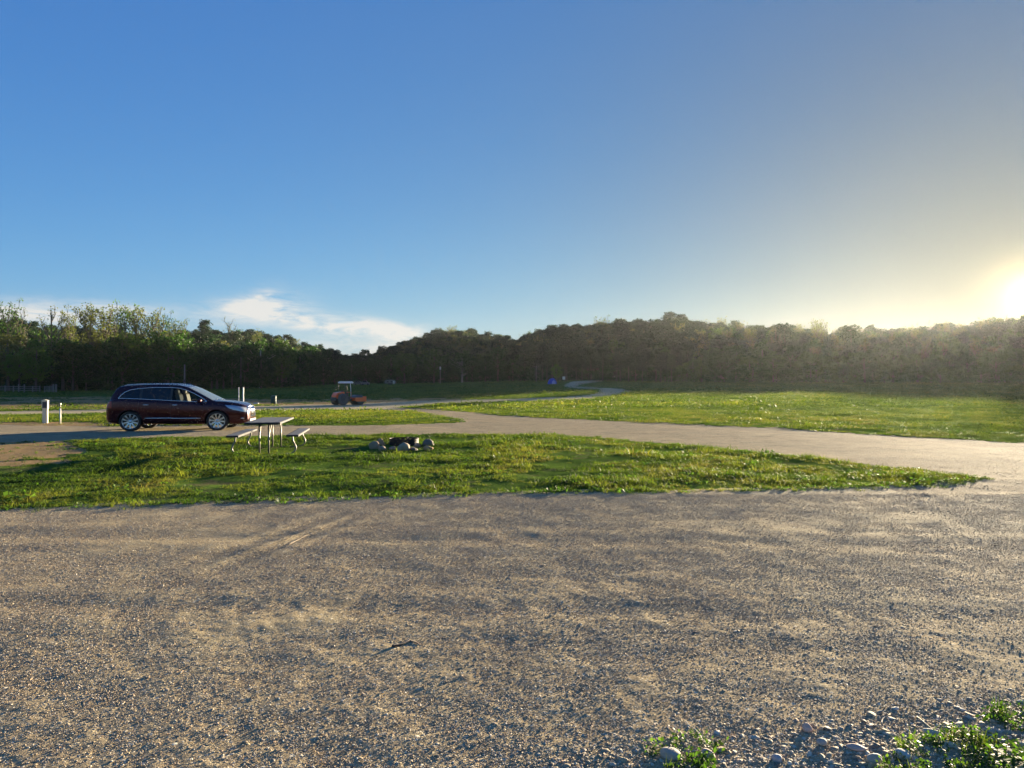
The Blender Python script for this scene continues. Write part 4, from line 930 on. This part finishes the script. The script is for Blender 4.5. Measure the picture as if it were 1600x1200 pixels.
# cabin seen through the glass
cb = MB(); cb.box((-.35, 0, .82), (3.0, 1.62, .12), ch=.05); cb.box((1.12, 0, .98), (.42, 1.56, .22), ch=.08); cb.build('cabin_floor', M_dark, car)
for (x, y) in ((.22, -.40), (.22, .40), (-.78, -.42), (-.78, .42)):
    st_ = MB(); st_.box((x + .22, y, .86), (.52, .50, .16), ch=.06); st_.box((x - .10, y, 1.17), (.16, .48, .56), ry=-.22, ch=.06)
    sb = st_.build('seat', M_seat, car, bevel=.02); hd = MB(); hd.box((x - .19, y, 1.50), (.11, .27, .19), ry=-.15, ch=.045); hd.build('headrest', M_seat, sb)
sw = MB(); sw.lathe([(.17, -.012), (.19, 0), (.17, .012), (.155, 0)], (.78, .40, 1.12), 'x', 24, True); sw.build('steering_wheel', M_dark, car)
wpr = MB(); wpr.tube([(1.46, -.60, 1.168), (1.38, -.1, 1.222)], .008, 5); wpr.tube([(1.47, .05, 1.172), (1.40, .55, 1.205)], .008, 5); wpr.build('wiper', M_black, car)
ex = MB(); ex.tube([(-2.50, -.55, .30), (-2.36, -.55, .30)], .038, 10); ex.tube([(-2.50, .55, .30), (-2.36, .55, .30)], .038, 10); ex.build('exhaust_tip', M_chrome, car)
an = MB(); an.box((-1.7, 0, 1.805), (.16, .05, .05), ch=.015, taper=.6); an.build('roof_antenna', M_paint, car)
mf = MB(); mf.tube([(-2.05, -.78, .33), (-2.12, -.80, .20)], .02, 6); mf.build('tow_bracket', M_under, car)
for o in car.children_recursive:
    if o.type == 'MESH' and o.data.users == 1 and not (o.parent and o.parent.name.startswith('wheel')):
        n_ = len(o.data.vertices); a_ = np.empty(n_ * 3, np.float32); o.data.vertices.foreach_get('co', a_); a_ = a_.reshape(-1, 3)
        a_[:, 0] = np.where(a_[:, 0] < -1.9, -1.9 + (a_[:, 0] + 1.9) * .66, np.where(a_[:, 0] > 1.95, 1.95 + (a_[:, 0] - 1.95) * 1.12, a_[:, 0]))
        o.data.vertices.foreach_set('co', a_.ravel()); o.data.update()
# stand it on the road with the near wheels on their contact points
_sx, _sz, _yaw = .943, .893, radians(7)
_cx, _cy = -11.80, 25.50
car.location = (_cx, _cy, float(np.mean([ground_z(_cx + dx, _cy + dy) for dx in (-1.4, 1.6) for dy in (-.85, .85)])) - .012)
car.rotation_euler = (0, 0, _yaw); car.scale = (_sx, _sx, _sz)

# ------------------------------------------------------------------ picnic table (walk-up type on a galvanised tube frame)
M_galv = simple('galvanised_tube', (.20, .19, .16), .5, .6, .15, 14)
M_board = simple('weathered_board', (.10, .10, .10), .6, 0, .25, 6, .002, Specular_IOR_Level=.25)
M_edge_shade = simple('edge_shade_dark', (.018, .018, .02), .8)  # shade put into colour: near-black strips added to keep sunlit table edges dark
pt = empty('picnic_table', (0, 0, 0), 0, 'grey picnic table with two benches on galvanised tube legs, standing on the lawn', 'picnic table')
LT = 2.44
for (x, z, n, wd) in ((0, .735, 4, .185), (-.665, .44, 1, .245), (.665, .44, 1, .245)):
    for k in range(n):
        m = MB(); m.box((x + (k - (n - 1) / 2) * (wd + .006), 0, z), (wd, LT, .04), ch=.006); m.build('tabletop_plank' if n > 1 else 'bench_seat', M_board, pt)
    e_ = MB(); hw = n * (wd + .006) / 2 + .008
    for sx in (-1, 1): e_.box((x + sx * hw, 0, z - .003), (.012, LT + .02, .042)); e_.box((x, sx * (LT / 2 + .007), z - .003), (hw * 2, .012, .042))
    e_.build('edge_shade_strip', M_edge_shade, pt)
for ye in (-.98, .98):
    fr = MB(); r = .021
    for sx in (-1, 1):
        fr.tube([(sx * .105, ye, -.03), (sx * .105, ye, .70)], r, 10)
        fr.tube([(sx * .105, ye, .70), (sx * .33, ye, .70)], r * .8, 8)
    fr.build('table_leg_pair', M_galv, pt)
    for sx in (-1, 1):
        b = MB(); c = [(sx * .105, -.01), (sx * .30, -.01), (sx * .55, .0), (sx * .66, .035), (sx * .715, .12), (sx * .70, .20), (sx * .655, .29), (sx * .64, .40), (sx * .64, .415)]
        P = cr_spline([(a, z_) for a, z_ in c], 4); b.tube([(p[0], ye, p[1]) for p in P], r * .95, 10); b.box((sx * .665, ye, .413), (.23, .04, .012)); b.build('bench_leg', M_galv, pt)
    sg = 1 if ye < 0 else -1
    for sx in (-1, 1):
        b = MB(); b.tube([(sx * .105, ye, .36), (sx * .12, ye + sg * .30, .70)], .012, 6); b.build('brace', M_galv, pt)
_tx, _ty = -5.965, 17.72
pt.location = (_tx, _ty, float(H(_tx, _ty)) + .0); pt.rotation_euler = (0, 0, math.atan2(.43, 2.45))

# ------------------------------------------------------------------ fire ring and its stones
M_ring = simple('rusted_dark_steel', (.035, .026, .024), .7, .6, .4, 12, .002)
def rock_mat(name, c):
    t = MT(name); n1 = t.noise(6, 5, .65); t.set(Base_Color=t.mix(n1, tuple(q * .6 for q in c), tuple(min(1, q * 1.35) for q in c)), Roughness=.85, Normal=t.bump(n1, .6, .03, t.bump(t.noise(40, 4), .4, .006))); return t.m
rx, ry = -2.87, 19.05; rz0 = float(H(rx, ry)) - .02
fr_ = empty('fire_ring', (rx, ry, rz0), 0, 'round dark steel fire ring with a row of holes, set in the lawn', 'fire pit')
m = MB(); N, zs_ = 72, [-.03, .04, .07, .10, .12, .15, .175, .205]
V = [(.385 * cos(2 * pi * k / N), .385 * sin(2 * pi * k / N), z) for z in zs_ for k in range(N)]
V2 = [(.378 * cos(2 * pi * k / N), .378 * sin(2 * pi * k / N), z) for z in zs_ for k in range(N)]
F = []; 
for i in range(len(zs_) - 1):
    for k in range(N):
        if (i in (2,) and k % 4 == 0) or (i == 5 and k % 4 == 2): 
            a = [(i, k), (i, (k + 1) % N), (i + 1, (k + 1) % N), (i + 1, k)]
            for q in range(4):
                (i1, k1), (i2, k2) = a[q], a[(q + 1) % 4]; F.append((i1 * N + k1, i2 * N + k2, i2 * N + k2 + len(V), i1 * N + k1 + len(V)))
            continue
        F.append((i * N + k, i * N + (k + 1) % N, (i + 1) * N + (k + 1) % N, (i + 1) * N + k))
        F.append(tuple(q + len(V) for q in (i * N + k, (i + 1) * N + k, (i + 1) * N + (k + 1) % N, i * N + (k + 1) % N)))
m.add(V + V2, F); m.build('ring_wall', M_ring, fr_)
m = MB(); m.lathe([(.376, .198), (.392, .198), (.392, .212), (.376, .212)], (0, 0, 0), 'z', N, True); m.build('rim', M_ring, fr_)
m = MB(); m.lathe([(0, .03), (.2, .035), (.37, .0)], (0, 0, 0), 'z', 24); m.build('ash_bed', simple('ash', (.30, .27, .23), .95, 0, .3, 20, .01), fr_)
g_ = MB()
for k in range(9): 
    y_ = -.16 + .04 * k; g_.tube([(.10, y_, .216), (.36, y_ * .6, .216)], .005, 5)
g_.tube([(.10, -.17, .216), (.10, .17, .216)], .007, 5); g_.build('cooking_grate', M_ring, fr_)
rck = np.random.RandomState(8)
def rock(name, px, py, w, h, d, col, label, sink=.25, seed=0):
    r_ = np.random.RandomState(seed + 50); V = _ico3V.copy()
    for _ in range(13): 
        dd = r_.normal(size=3); dd /= np.linalg.norm(dd); hh = r_.uniform(.6, .9); kk = V @ dd; V -= np.outer(np.maximum(kk - hh, 0) * .9, dd)
    V += .03 * np.sin(V[:, ::-1] * 5 + seed); V *= [w / 2, d / 2, h / 2 * (1 + sink)]
    Y = 1.7 * FPX / (py - HY); x = (px - CX) / FPX * Y; z = float(H(x, Y)) - .01; col = (col[0] * .85, col[1] * .74, col[2] * .58); w *= .76; h *= .74; d *= .85; o = link(name, np_mesh(name, V, _ico3F, True), None, (rock_mat('rock_%d' % seed, col),))
    o.location = (x, Y, z + h / 2 * (1 - sink)); o.rotation_euler = (r_.normal(0, .15), r_.normal(0, .15), r_.uniform(0, 6)); return tag(o, label, 'rock', 'stones around the fire ring')
rock('rock', 584, 701, .33, .24, .3, (.34, .26, .18), 'grey stone at the left end of the fire ring stones', seed=1)
rock('rock', 595, 697, .26, .25, .24, (.42, .29, .19), 'orange-tan stone catching the sun, left of the fire ring', seed=2)
rock('rock', 598, 703, .30, .12, .25, (.32, .27, .22), 'low flat stone in front of the left pair of stones', seed=3)
rock('rock', 629.5, 704, .36, .24, .3, (.38, .34, .27), 'large pale stone leaning against the front of the fire ring', seed=4)
rock('rock', 646, 703.5, .24, .11, .22, (.16, .15, .15), 'small dark stone at the front right of the fire ring', seed=5)
rock('rock', 652, 699, .2, .14, .2, (.33, .25, .2), 'small brown stone against the right side of the fire ring', seed=6)
rock('rock', 669, 697, .38, .22, .34, (.17, .16, .14), 'dark grey rounded stone, farthest right of the fire ring', seed=7)
rock('rock', 669, 703, .27, .15, .22, (.44, .31, .19), 'low orange-tan stone in front of the dark grey one', seed=8)
rock('rock', 613, 702, .28, .09, .18, (.32, .28, .22), 'flat grey stone between the left stones and the large pale stone', seed=9)

# ------------------------------------------------------------------ campsite posts
M_white = simple('off_white_paint', (.72, .68, .58), .5, 0, .06, 6); M_cream = simple('cream_enclosure', (.70, .62, .44), .45, 0, .06, 4); M_dgrey = simple('dark_grey_metal', (.06, .06, .065), .5, .5, .2)
x, y, z = place(70.5, 661)
pd = empty('power_pedestal', (x, y, z), .32, 'cream campsite power pedestal with a wider box head, left of the car', 'power pedestal'); pd.scale = (.9, .9, .93)
s_ = (y / FPX)
m = MB(); m.box((0, 0, .30), (.20, .15, .72), ch=.008); m.build('post_body', M_cream, pd)
m = MB(); m.box((0.005, -.01, .80), (.235, .19, .36), ch=.012); m.build('outlet_box', M_cream, pd)
m = MB(); m.prism([(-.13, .98), (.135, .98), (.135, .995), (.0, 1.03), (-.13, .995)], -.13, .10); m.build('cap', M_cream, pd)
m = MB(); m.box((0, -.112, .80), (.17, .012, .27), ch=.004); m.build('outlet_cover', M_dgrey, pd)
m = MB(); m.box((0, -.082, .35), (.13, .008, .34), ch=.003); m.build('access_panel', M_cream, pd)
x, y, z = place(94, 662.5)
sp = empty('water_spigot', (x, y, z), 0, 'thin white standpipe with a dark hydrant head, right of the power pedestal', 'water tap')
m = MB(); m.tube([(0, 0, -.1), (0, 0, .62)], .03, 10); m.build('pipe', M_white, sp)
m = MB(); m.tube([(0, 0, .62), (0, 0, .78)], .024, 10); m.tube([(0, 0, .74), (-.07, 0, .74), (-.09, 0, .68)], .014, 8); m.box((0, 0, .80), (.07, .07, .06), ch=.01); m.build('valve_head', M_galv, sp)
m = MB(); m.tube([(.0, 0, .83), (.04, 0, .86), (-.08, 0, .845)], .010, 6); m.build('handle', M_dgrey, sp)
x, y, z = place(376.5, 637)
for px_, lb in ((373, 'slimmer white post behind the car bonnet, left of the pair'), (380, 'thicker white post behind the car bonnet, right of the pair')):
    xx = (px_ - CX) / FPX * y; m = MB(); r = .04 if px_ == 373 else .055; hgt = (HY - 605.5) / FPX * y + EYE - z
    if px_ == 373: m.tube([(0, 0, -.1), (0, 0, hgt)], r, 10)
    else: m.box((0, 0, hgt / 2), (2 * r, 2 * r, hgt), ch=.01)
    o = empty('white_post', (xx, y, z), 0, lb, 'post', 'pair of white posts behind the car bonnet'); m.build('shaft', M_white, o)
    c = MB(); c.box((0, 0, hgt + .01), (2 * r + .02, 2 * r + .02, .03), ch=.008); c.build('post_cap', M_white, o)
    if px_ == 380: c = MB(); c.box((-.11, 0, hgt * .62), (.07, .08, .30), ch=.01); c.build('junction_box', M_dgrey, o)
x, y, z = place(427.5, 631)
o = empty('trash_can', (x, y, z), 0, 'dark green trash drum beside the far lane', 'trash can')
sc_ = y / FPX; m = MB(); hh = 12 * sc_; m.lathe([(0, 0), (4 * sc_, 0), (4.3 * sc_, hh * .05), (4.1 * sc_, hh * .33), (4.3 * sc_, hh * .36), (4.1 * sc_, hh * .40), (4.1 * sc_, hh * .64), (4.3 * sc_, hh * .67), (4.1 * sc_, hh * .7), (4.2 * sc_, hh * .97), (4.3 * sc_, hh), (3.9 * sc_, hh), (3.8 * sc_, hh * .5), (0, hh * .5)], (0, 0, 0), 'z', 20)
m.build('drum', simple('green_drum_paint', (.02, .06, .045), .6), o)
m = MB(); m.lathe([(4.35 * sc_, hh), (4.4 * sc_, hh * 1.02), (2 * sc_, hh * 1.10), (0, hh * 1.11)], (0, 0, 0), 'z', 20); m.build('lid', simple('green_lid', (.025, .07, .055), .5), o)
x, y, z = place(400, 631)
m = MB(); m.box((0, 0, .06), (.62, .30, .10), ch=.03); o = m.build('marker_block', M_white, loc=(x, y, z)); tag(o, 'low pale block lying between the white posts and the trash drum', 'block')

# ------------------------------------------------------------------ road roller
M_or = paint('orange_paint', (.95, .14, .022), .4, 0, .5); M_canopy = simple('pale_canopy', (.80, .80, .76), .5, 0, .04); M_drum = simple('drum_steel', (.13, .12, .11), .5, .7, .3); M_dusty = simple('dusty_tyre', (.10, .095, .088), .9, 0, .3)
x, y, z = place(538, 633)
rr = empty('road_roller', (x, y, z), radians(48), 'orange single-drum road roller with a white canopy parked on the far lane', 'road roller'); rr.scale = (.86, .86, .93)
def P(name, mat, fn, parent=rr, **k): m = MB(); fn(m); return m.build(name, mat, parent, **k)
P('engine_hood', M_or, lambda m: (m.prism([(-1.55, .80), (-1.62, 1.15), (-1.35, 1.52), (-.35, 1.62), (-.25, 1.30), (-.25, .80)], -.52, .52)), bevel=.05)
P('side_grille', M_black, lambda m: [m.box((-.95, -.525, 1.05 + .07 * k), (.7, .02, .03)) for k in range(5)])
P('rear_bumper', M_dgrey, lambda m: m.box((-1.62, 0, .75), (.22, 1.1, .42), ch=.04))
P('platform', M_dgrey, lambda m: (m.box((.12, 0, .98), (.95, 1.55, .10), ch=.02), m.box((.0, 0, .70), (1.3, .8, .5), ch=.04)))
se = P('driver_seat', M_black, lambda m: (m.box((-.10, 0, 1.22), (.46, .5, .14), ch=.04), m.box((-.30, 0, 1.50), (.12, .48, .56), ry=-.12, ch=.04)))
P('console', M_black, lambda m: (m.box((.42, 0, 1.30), (.18, .42, .6), ch=.03), m.tube([(.36, 0, 1.58), (.22, 0, 1.70)], .02, 6), m.lathe([(.17, -.01), (.19, 0), (.17, .01)], (.20, 0, 1.70), 'z', 18)))
for (xx, yy) in ((-.42, -.72), (-.42, .72), (.50, -.72), (.85, .66)):
    P('canopy_post', M_canopy if (xx > 0 and yy < 0) else M_dgrey, lambda m: m.tube([(xx, yy, 1.0), (xx, yy, 2.0), (xx * .9, yy * .95, 2.62)], .035, 8))
P('canopy', M_canopy, lambda m: (m.box((.22, 0, 2.72), (1.55, 1.35, .20), ch=.06), m.box((.22, 0, 2.83), (1.3, 1.1, .06), ch=.025)))
P('handrail', M_or, lambda m: [m.tube([(.55, s1 * .74, 1.0), (.55, s1 * .74, 1.55), (-.2, s1 * .74, 1.55)], .02, 6) for s1 in (-1, 1)])
P('step', M_dgrey, lambda m: [m.box((.2, s1 * .80, .62), (.32, .14, .03)) for s1 in (-1, 1)])
def rwheel(yy):
    e = empty('wheel', (-.75, yy, .70)); e.parent = rr; w_ = MB()
    w_.lathe([(.36, -.22), (.45, -.25), (.62, -.24), (.69, -.17), (.70, 0), (.69, .17), (.62, .24), (.45, .25), (.36, .22)], (0, 0, 0), 'y', 36)
    for k in range(20):
        a = 2 * pi * k / 20; w_.box((.695 * cos(a), .09 * (1 if k % 2 else -1), .695 * sin(a)), (.06, .24, .05), ry=-a)
    w_.build('tyre', M_dusty, e); r = MB(); r.lathe([(0, -.12), (.12, -.13), (.14, -.10), (.30, -.08), (.36, -.20), (.38, -.20), (.38, .2), (.36, .2), (.30, .1), (0, .1)], (0, 0, 0), 'y', 28); r.build('rim', M_dusty, e)
rwheel(-.80); rwheel(.80)
P('drum', M_drum, lambda m: m.lathe([(0, -.84), (.56, -.84), (.60, -.82), (.60, .82), (.56, .84), (0, .84)], (2.0, 0, .60), 'y', 40))
P('drum_frame', M_or, lambda m: ([m.box((1.92, s1 * .95, .66), (1.55, .10, .50), ch=.02) for s1 in (-1, 1)], m.box((2.72, 0, .72), (.12, 2.0, .60), ch=.02), m.box((1.12, 0, .70), (.16, 2.0, .40), ch=.02), m.prism([(2.3, .84), (2.78, .84), (2.62, 1.02), (2.3, 1.02)], -.9, .9)))
P('articulation_joint', M_dgrey, lambda m: (m.box((.82, 0, .62), (.55, .34, .34), ch=.05), m.tube([(.5, .3, .6), (1.1, .3, .66)], .04, 8), m.tube([(.5, -.3, .6), (1.1, -.3, .66)], .04, 8)))
P('work_light', M_lamp, lambda m: [m.box((.93, s1 * .55, 2.62), (.07, .14, .10), ch=.015) for s1 in (-1, 1)])
P('exhaust_pipe', M_dgrey, lambda m: m.tube([(-1.1, .3, 1.55), (-1.1, .3, 2.0), (-1.18, .3, 2.08)], .035, 8))
P('scraper_bar', M_black, lambda m: m.box((1.34, 0, .50), (.05, 1.6, .12)))

# ------------------------------------------------------------------ far things along the woods
def pole(px, py0, py1, rad, mat, label, name='utility_pole', cat='pole', extra=None, Yf=None):
    if Yf is None: x, y, z = place(px, py0)
    else: y = Yf; x = (px - CX) / FPX * y; z = float(H(x, y))
    h = (HY - py1) / FPX * y + EYE - z; e = empty(name, (x, y, z), 0, label, cat); m = MB(); m.tube([(0, 0, -.3), (0, 0, h * .5), (0, 0, h)], [rad, rad * .9, rad * .75], 8); m.build('shaft', mat, e)
    if extra: extra(e, h, y / FPX)
    return e
M_wood = simple('grey_wood', (.17, .155, .13), .85, 0, .25, 5)
M_darkwood = simple('dark_creosoted_wood', (.07, .055, .045), .9, 0, .25, 5)
def xarm(e, h, s): m = MB(); m.box((0, -.12, h - .35), (1.6, .1, .12)); m.build('crossarm', M_wood, e); [MB().lathe([(0, 0), (.05, 0), (.06, .08), (0, .14)], (q, -.12, h - .29), 'z', 8).build('insulator', M_white, e) for q in (-.7, 0, .7)]
def meter(e, h, s): m = MB(); m.box((.0, -.2, h * .42), (.36, .16, .6), ch=.02); m.build('meter_box', M_dgrey, e)
def lamp(e, h, s): m = MB(); m.box((.0, -.05, h - .5), (.5, .3, 1.1), ch=.05); m.build('lamp_head', M_white, e)
pole(288.5, 0, 569.5, .17, M_wood, 'slender pale pole rising behind the car roof against the dark wood', extra=meter, Yf=150)
pole(376.5, 0, 558, .12, M_darkwood, 'dark pole behind the two white posts', extra=meter, Yf=170)
pole(688, 0, 573, .16, M_wood, 'short pale-topped pole in front of the middle trees', extra=lamp, Yf=262)
pole(838, 0, 571.5, .17, M_wood, 'pale utility pole left of the blue tent', extra=xarm, Yf=222)
def board(e, h, s): m = MB(); m.box((0, -.08, h - .45), (.8, .05, .9), ch=.01); m.build('panel', M_white, e)
for px_, pb, ptp, lb in ((881, 597.2, 588.2, 'small white board on a stake just right of the blue tent'), (961, 594.6, 586.8, 'small white board on a stake at the wood edge beyond the lane')):
    pole(px_, pb, ptp, .05, M_wood, lb, 'site_sign', 'sign', board)
# blue tent
x, y, z = place(863, 600.3); s_ = y / FPX; te = empty('dome_tent', (x, y, z), .3, 'blue dome tent pitched by the lane at the wood edge', 'tent')
M_tent = simple('blue_tent_fabric', (.03, .075, .42), .6, 0, .12, 3); M_tent2 = simple('pale_tent_fabric', (.30, .36, .62), .6)
R_ = 7.2 * s_; hh = 9.5 * s_; N = 24; V = []; 
for i in range(9):
    a = i / 8 * pi / 2
    for k in range(N): 
        t_ = 2 * pi * k / N; q = 1 + .10 * cos(4 * t_) * cos(a) - .05 * abs(cos(4 * t_)); V.append((R_ * cos(a) * cos(t_) * q, R_ * .85 * cos(a) * sin(t_) * q, hh * sin(a) ** .9))
m = MB(); m.add(V, [(i * N + k, i * N + (k + 1) % N, (i + 1) * N + (k + 1) % N, (i + 1) * N + k) for i in range(8) for k in range(N)], True); m.build('canopy', M_tent, te)
m = MB(); m.prism([(-.42 * R_, 0), (.42 * R_, 0), (.34 * R_, .45 * hh), (0, .66 * hh), (-.34 * R_, .45 * hh)], -R_ * .93, -R_ * .80); m.build('door_flap', M_tent2, te)
for a in (pi / 4, -pi / 4):
    m = MB(); m.tube([(R_ * 1.03 * cos(t_) * cos(a), R_ * .9 * cos(t_) * sin(a), hh * 1.02 * sin(t_) ** .9 + .02) for t_ in np.linspace(0.02, pi - .02, 16)], .03, 5); m.build('tent_pole', M_dgrey, te)
# pale camper seen low between the trunks right of the roller
x, y, z = place(610, 601.2); s_ = y / FPX; cp = empty('camper_trailer', (x, y, z), .1, 'pale camper trailer half hidden at the foot of the trees right of the roller', 'camper')
m = MB(); L_, Hh = 17 * s_, 7.6 * s_; pr = [(-L_ / 2, .5), (-L_ / 2, Hh * .75), (-L_ / 2 + .5, Hh), (L_ / 2 - .9, Hh), (L_ / 2, Hh * .7), (L_ / 2, .5)]
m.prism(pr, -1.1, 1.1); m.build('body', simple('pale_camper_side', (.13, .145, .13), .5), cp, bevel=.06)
for q in (-.22, .12): m = MB(); m.box((q * L_, -1.115, Hh * .62), (L_ * .17, .03, Hh * .24), ch=.01); m.build('window', M_priv, cp)
m = MB(); m.box((.33 * L_, -1.115, Hh * .48), (L_ * .12, .03, Hh * .62), ch=.01); m.build('door', M_white, cp)
for q in (-.06, .06): m = MB(); m.lathe([(0, -.1), (.33, -.1), (.36, -.05), (.36, .05), (.33, .1), (0, .1)], (q * L_ * 1.4, -1.0, .34), 'y', 18); m.build('wheel', M_rubber, cp)
m = MB(); m.tube([(L_ / 2, 0, .5), (L_ / 2 + 1.2, 0, .5)], .05, 6); m.build('drawbar', M_dgrey, cp)
# two low pale vehicles parked behind the roller's canopy
for px_, w_, lb in ((560, 9, 'small grey vehicle in the shade at the wood edge, just right of the roller canopy'), (571, 8, 'small pale vehicle in the shade beside the grey one near the wood edge')):
    x, y, z = place(px_, 602.0); s_ = y / FPX; e = empty('distant_vehicle', (x, y, z), .15, lb, 'vehicle', 'vehicles parked in the shade behind the roller')
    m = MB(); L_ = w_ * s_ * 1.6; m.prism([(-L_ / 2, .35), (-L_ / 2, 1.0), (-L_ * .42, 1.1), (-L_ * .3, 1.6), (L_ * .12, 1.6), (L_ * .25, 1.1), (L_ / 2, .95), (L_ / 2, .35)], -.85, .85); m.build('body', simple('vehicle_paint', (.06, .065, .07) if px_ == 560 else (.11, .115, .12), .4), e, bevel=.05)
    m = MB(); m.prism([(-L_ * .39, 1.12), (-L_ * .28, 1.53), (L_ * .10, 1.53), (L_ * .21, 1.12)], -.87, .87); m.build('windows', M_priv, e)
    for q in (-.3, .3):
        m = MB(); m.lathe([(0, -.1), (.3, -.1), (.33, 0), (.3, .1), (0, .1)], (q * L_, -.82, .33), 'y', 16); m.build('wheel', M_rubber, e)
# post and rail fence with a gate, far left
pf = [(-30, 612), (8, 612.3), (21, 612.6), (29, 612.8), (38, 613.5), (51, 613.4), (62, 613)]
fe = None
pts = [place(a, b) for a, b in pf]
fe = empty('wooden_fence', pts[0], 0, 'weathered post and rail fence along the wood at far left', 'fence')
for i, p in enumerate(pts):
    h = 1.9 if i in (3, 4) else 1.5; m = MB(); m.box((p[0] - pts[0][0], p[1] - pts[0][1], p[2] - pts[0][2] + h / 2 - .1), (.22, .22, h + .2), ch=.03); m.build('post', M_wood, fe)
for a, b in zip(pts[:-1], pts[1:]):
    for zz in (.5, .9, 1.3):
        A = np.array(a) - pts[0]; B = np.array(b) - pts[0]; m = MB(); m.tube([A + [0, -.13, zz], B + [0, -.13, zz]], .07, 5); m.build('rail', M_wood, fe)
x, y, z = place(77, 613.6); s_ = y / FPX; ga = empty('pen_gate', (x, y, z), 0, 'grey slatted gate panel at the right end of the far left fence', 'gate')
W_ = 15 * s_
for k in range(5): m = MB(); m.box((0, 0, .3 + k * .27), (W_, .05, .13)); m.build('slat', M_wood, ga)
for q in (-.5, 0, .5): m = MB(); m.box((q * W_, -.05, .78), (.12, .05, 1.35)); m.build('upright', M_wood, ga)
for px_, lb in ((83.5, 'thick post at the left side of the gate end'), (87.5, 'thick post at the right side of the gate end')):
    x, y, z = place(px_, 613.4); m = MB(); m.box((0, 0, .9), (.3, .3, 2.0), ch=.04); o = m.build('gate_post', M_wood, loc=(x, y, z)); tag(o, lb, 'post', 'posts at the gate end of the far fence')

# ------------------------------------------------------------------ twigs lying on the gravel
def twig(pts, r, label, col=(.30, .21, .13)):
    P_ = []
    for (a, b) in pts: 
        Y = 1.7 * FPX / (b - HY); x = (a - CX) / FPX * Y; P_.append((x, Y, float(ground_z(x, Y)) + r * .9))
    o0 = np.array(P_[0]); m = MB(); Q = cr_spline([p[0:2] for p in P_], 4); zz = np.interp(np.linspace(0, 1, len(Q)), np.linspace(0, 1, len(P_)), [p[2] for p in P_])
    m.tube([(q[0] - o0[0], q[1] - o0[1], z_ - o0[2]) for q, z_ in zip(Q, zz)], np.linspace(r, r * .5, len(Q)), 6); o = m.build('twig', simple('twig_bark', col, .8, 0, .3, 40), loc=tuple(o0)); tag(o, label, 'twig')
twig([(450, 851), (466, 842), (478, 836), (490, 833)], .005, 'pale broken twig lying on the gravel below the table', (.26, .20, .13))
twig([(612, 1012), (624, 1010), (640, 1003)], .008, 'short dark stick on the gravel left of the middle', (.07, .05, .04))
twig([(640, 1003), (652, 1006), (655, 1009)], .006, 'thin curved stem beside the short dark stick', (.30, .2, .12))
twig([(1378, 1132), (1381, 1124), (1392, 1117)], .004, 'pale dry stem bent over the stones at lower right', (.55, .45, .3))
twig([(1434, 1122), (1450, 1136), (1462, 1146)], .004, 'straight pale grass stem among the lower right weeds', (.55, .47, .3))

# ------------------------------------------------------------------ single large stones in the lower right corner
def stone(px, py, w, d, h, col, label, seed, rz):
    r_ = np.random.RandomState(seed); V = _ico3V.copy()
    for _ in range(9): dd = r_.normal(size=3); dd /= np.linalg.norm(dd); hh = r_.uniform(.6, .88); kk = V @ dd; V -= np.outer(np.maximum(kk - hh, 0) * .9, dd)
    V *= [w / 2, d / 2, h / 2]; Y = 1.7 * FPX / (py - HY); x = (px - CX) / FPX * Y; z = float(ground_z(x, Y)); o = link('stone', np_mesh('stone', V, _ico3F, True), None, (rock_mat('stone_%d' % seed, col),)); o.location = (x, Y, z + h * .22); o.rotation_euler = (0, .1, rz)
    tag(o, label, 'stone', 'larger stones in the near right corner')
for a in ((1412, 1186, .085, .06, .06, (.50, .46, .38), 'pale grey block-shaped stone among the weeds at bottom right', 1, -.3), (1368, 1190, .08, .05, .045, (.42, .38, .30), 'speckled grey stone left of the pale block-shaped one', 2, .3),
          (1482, 1168, .085, .035, .035, (.50, .46, .37), 'long narrow pale stone lying diagonally at the edge of the weeds', 3, -.6), (1262, 1143, .06, .05, .05, (.52, .37, .28), 'orange-pink pebble with a rounded top', 4, .2),
          (1050, 1186, .11, .08, .06, (.38, .33, .26), 'flat speckled brown-grey stone beside the small clump of weeds', 5, -.4), (1105, 1186, .08, .06, .05, (.42, .33, .27), 'brown stone just right of the small clump of weeds', 6, -.8),
          (1215, 1192, .055, .045, .04, (.36, .35, .34), 'small blue-grey round stone at the bottom edge', 7, 0), (1285, 1165, .06, .045, .04, (.36, .34, .29), 'grey oval stone below the orange-pink pebble', 8, .5),
          (1340, 1172, .10, .05, .03, (.50, .36, .28), 'flat reddish slab of stone left of the weeds', 9, -.15), (1460, 1150, .10, .05, .035, (.44, .40, .32), 'low grey slab above the long narrow pale stone', 10, -.4)):
    stone(*a)

# ------------------------------------------------------------------ thin evening haze, added mostly to stand in for lens veil: one closed box
hz = MB(); hz.box((0, 0, 22), (2000, 2000, 60))
m = bpy.data.materials.new('haze'); m.use_nodes = True; m.node_tree.nodes.remove(m.node_tree.nodes['Principled BSDF'])
v = m.node_tree.nodes.new('ShaderNodeVolumePrincipled'); v.inputs['Color'].default_value = (.88, .93, .96, 1); v.inputs['Density'].default_value = HAZE; v.inputs['Anisotropy'].default_value = .65
m.node_tree.links.new(v.outputs[0], m.node_tree.nodes['Material Output'].inputs['Volume'])
o = hz.build('haze', m); tag(o, kind='stuff')
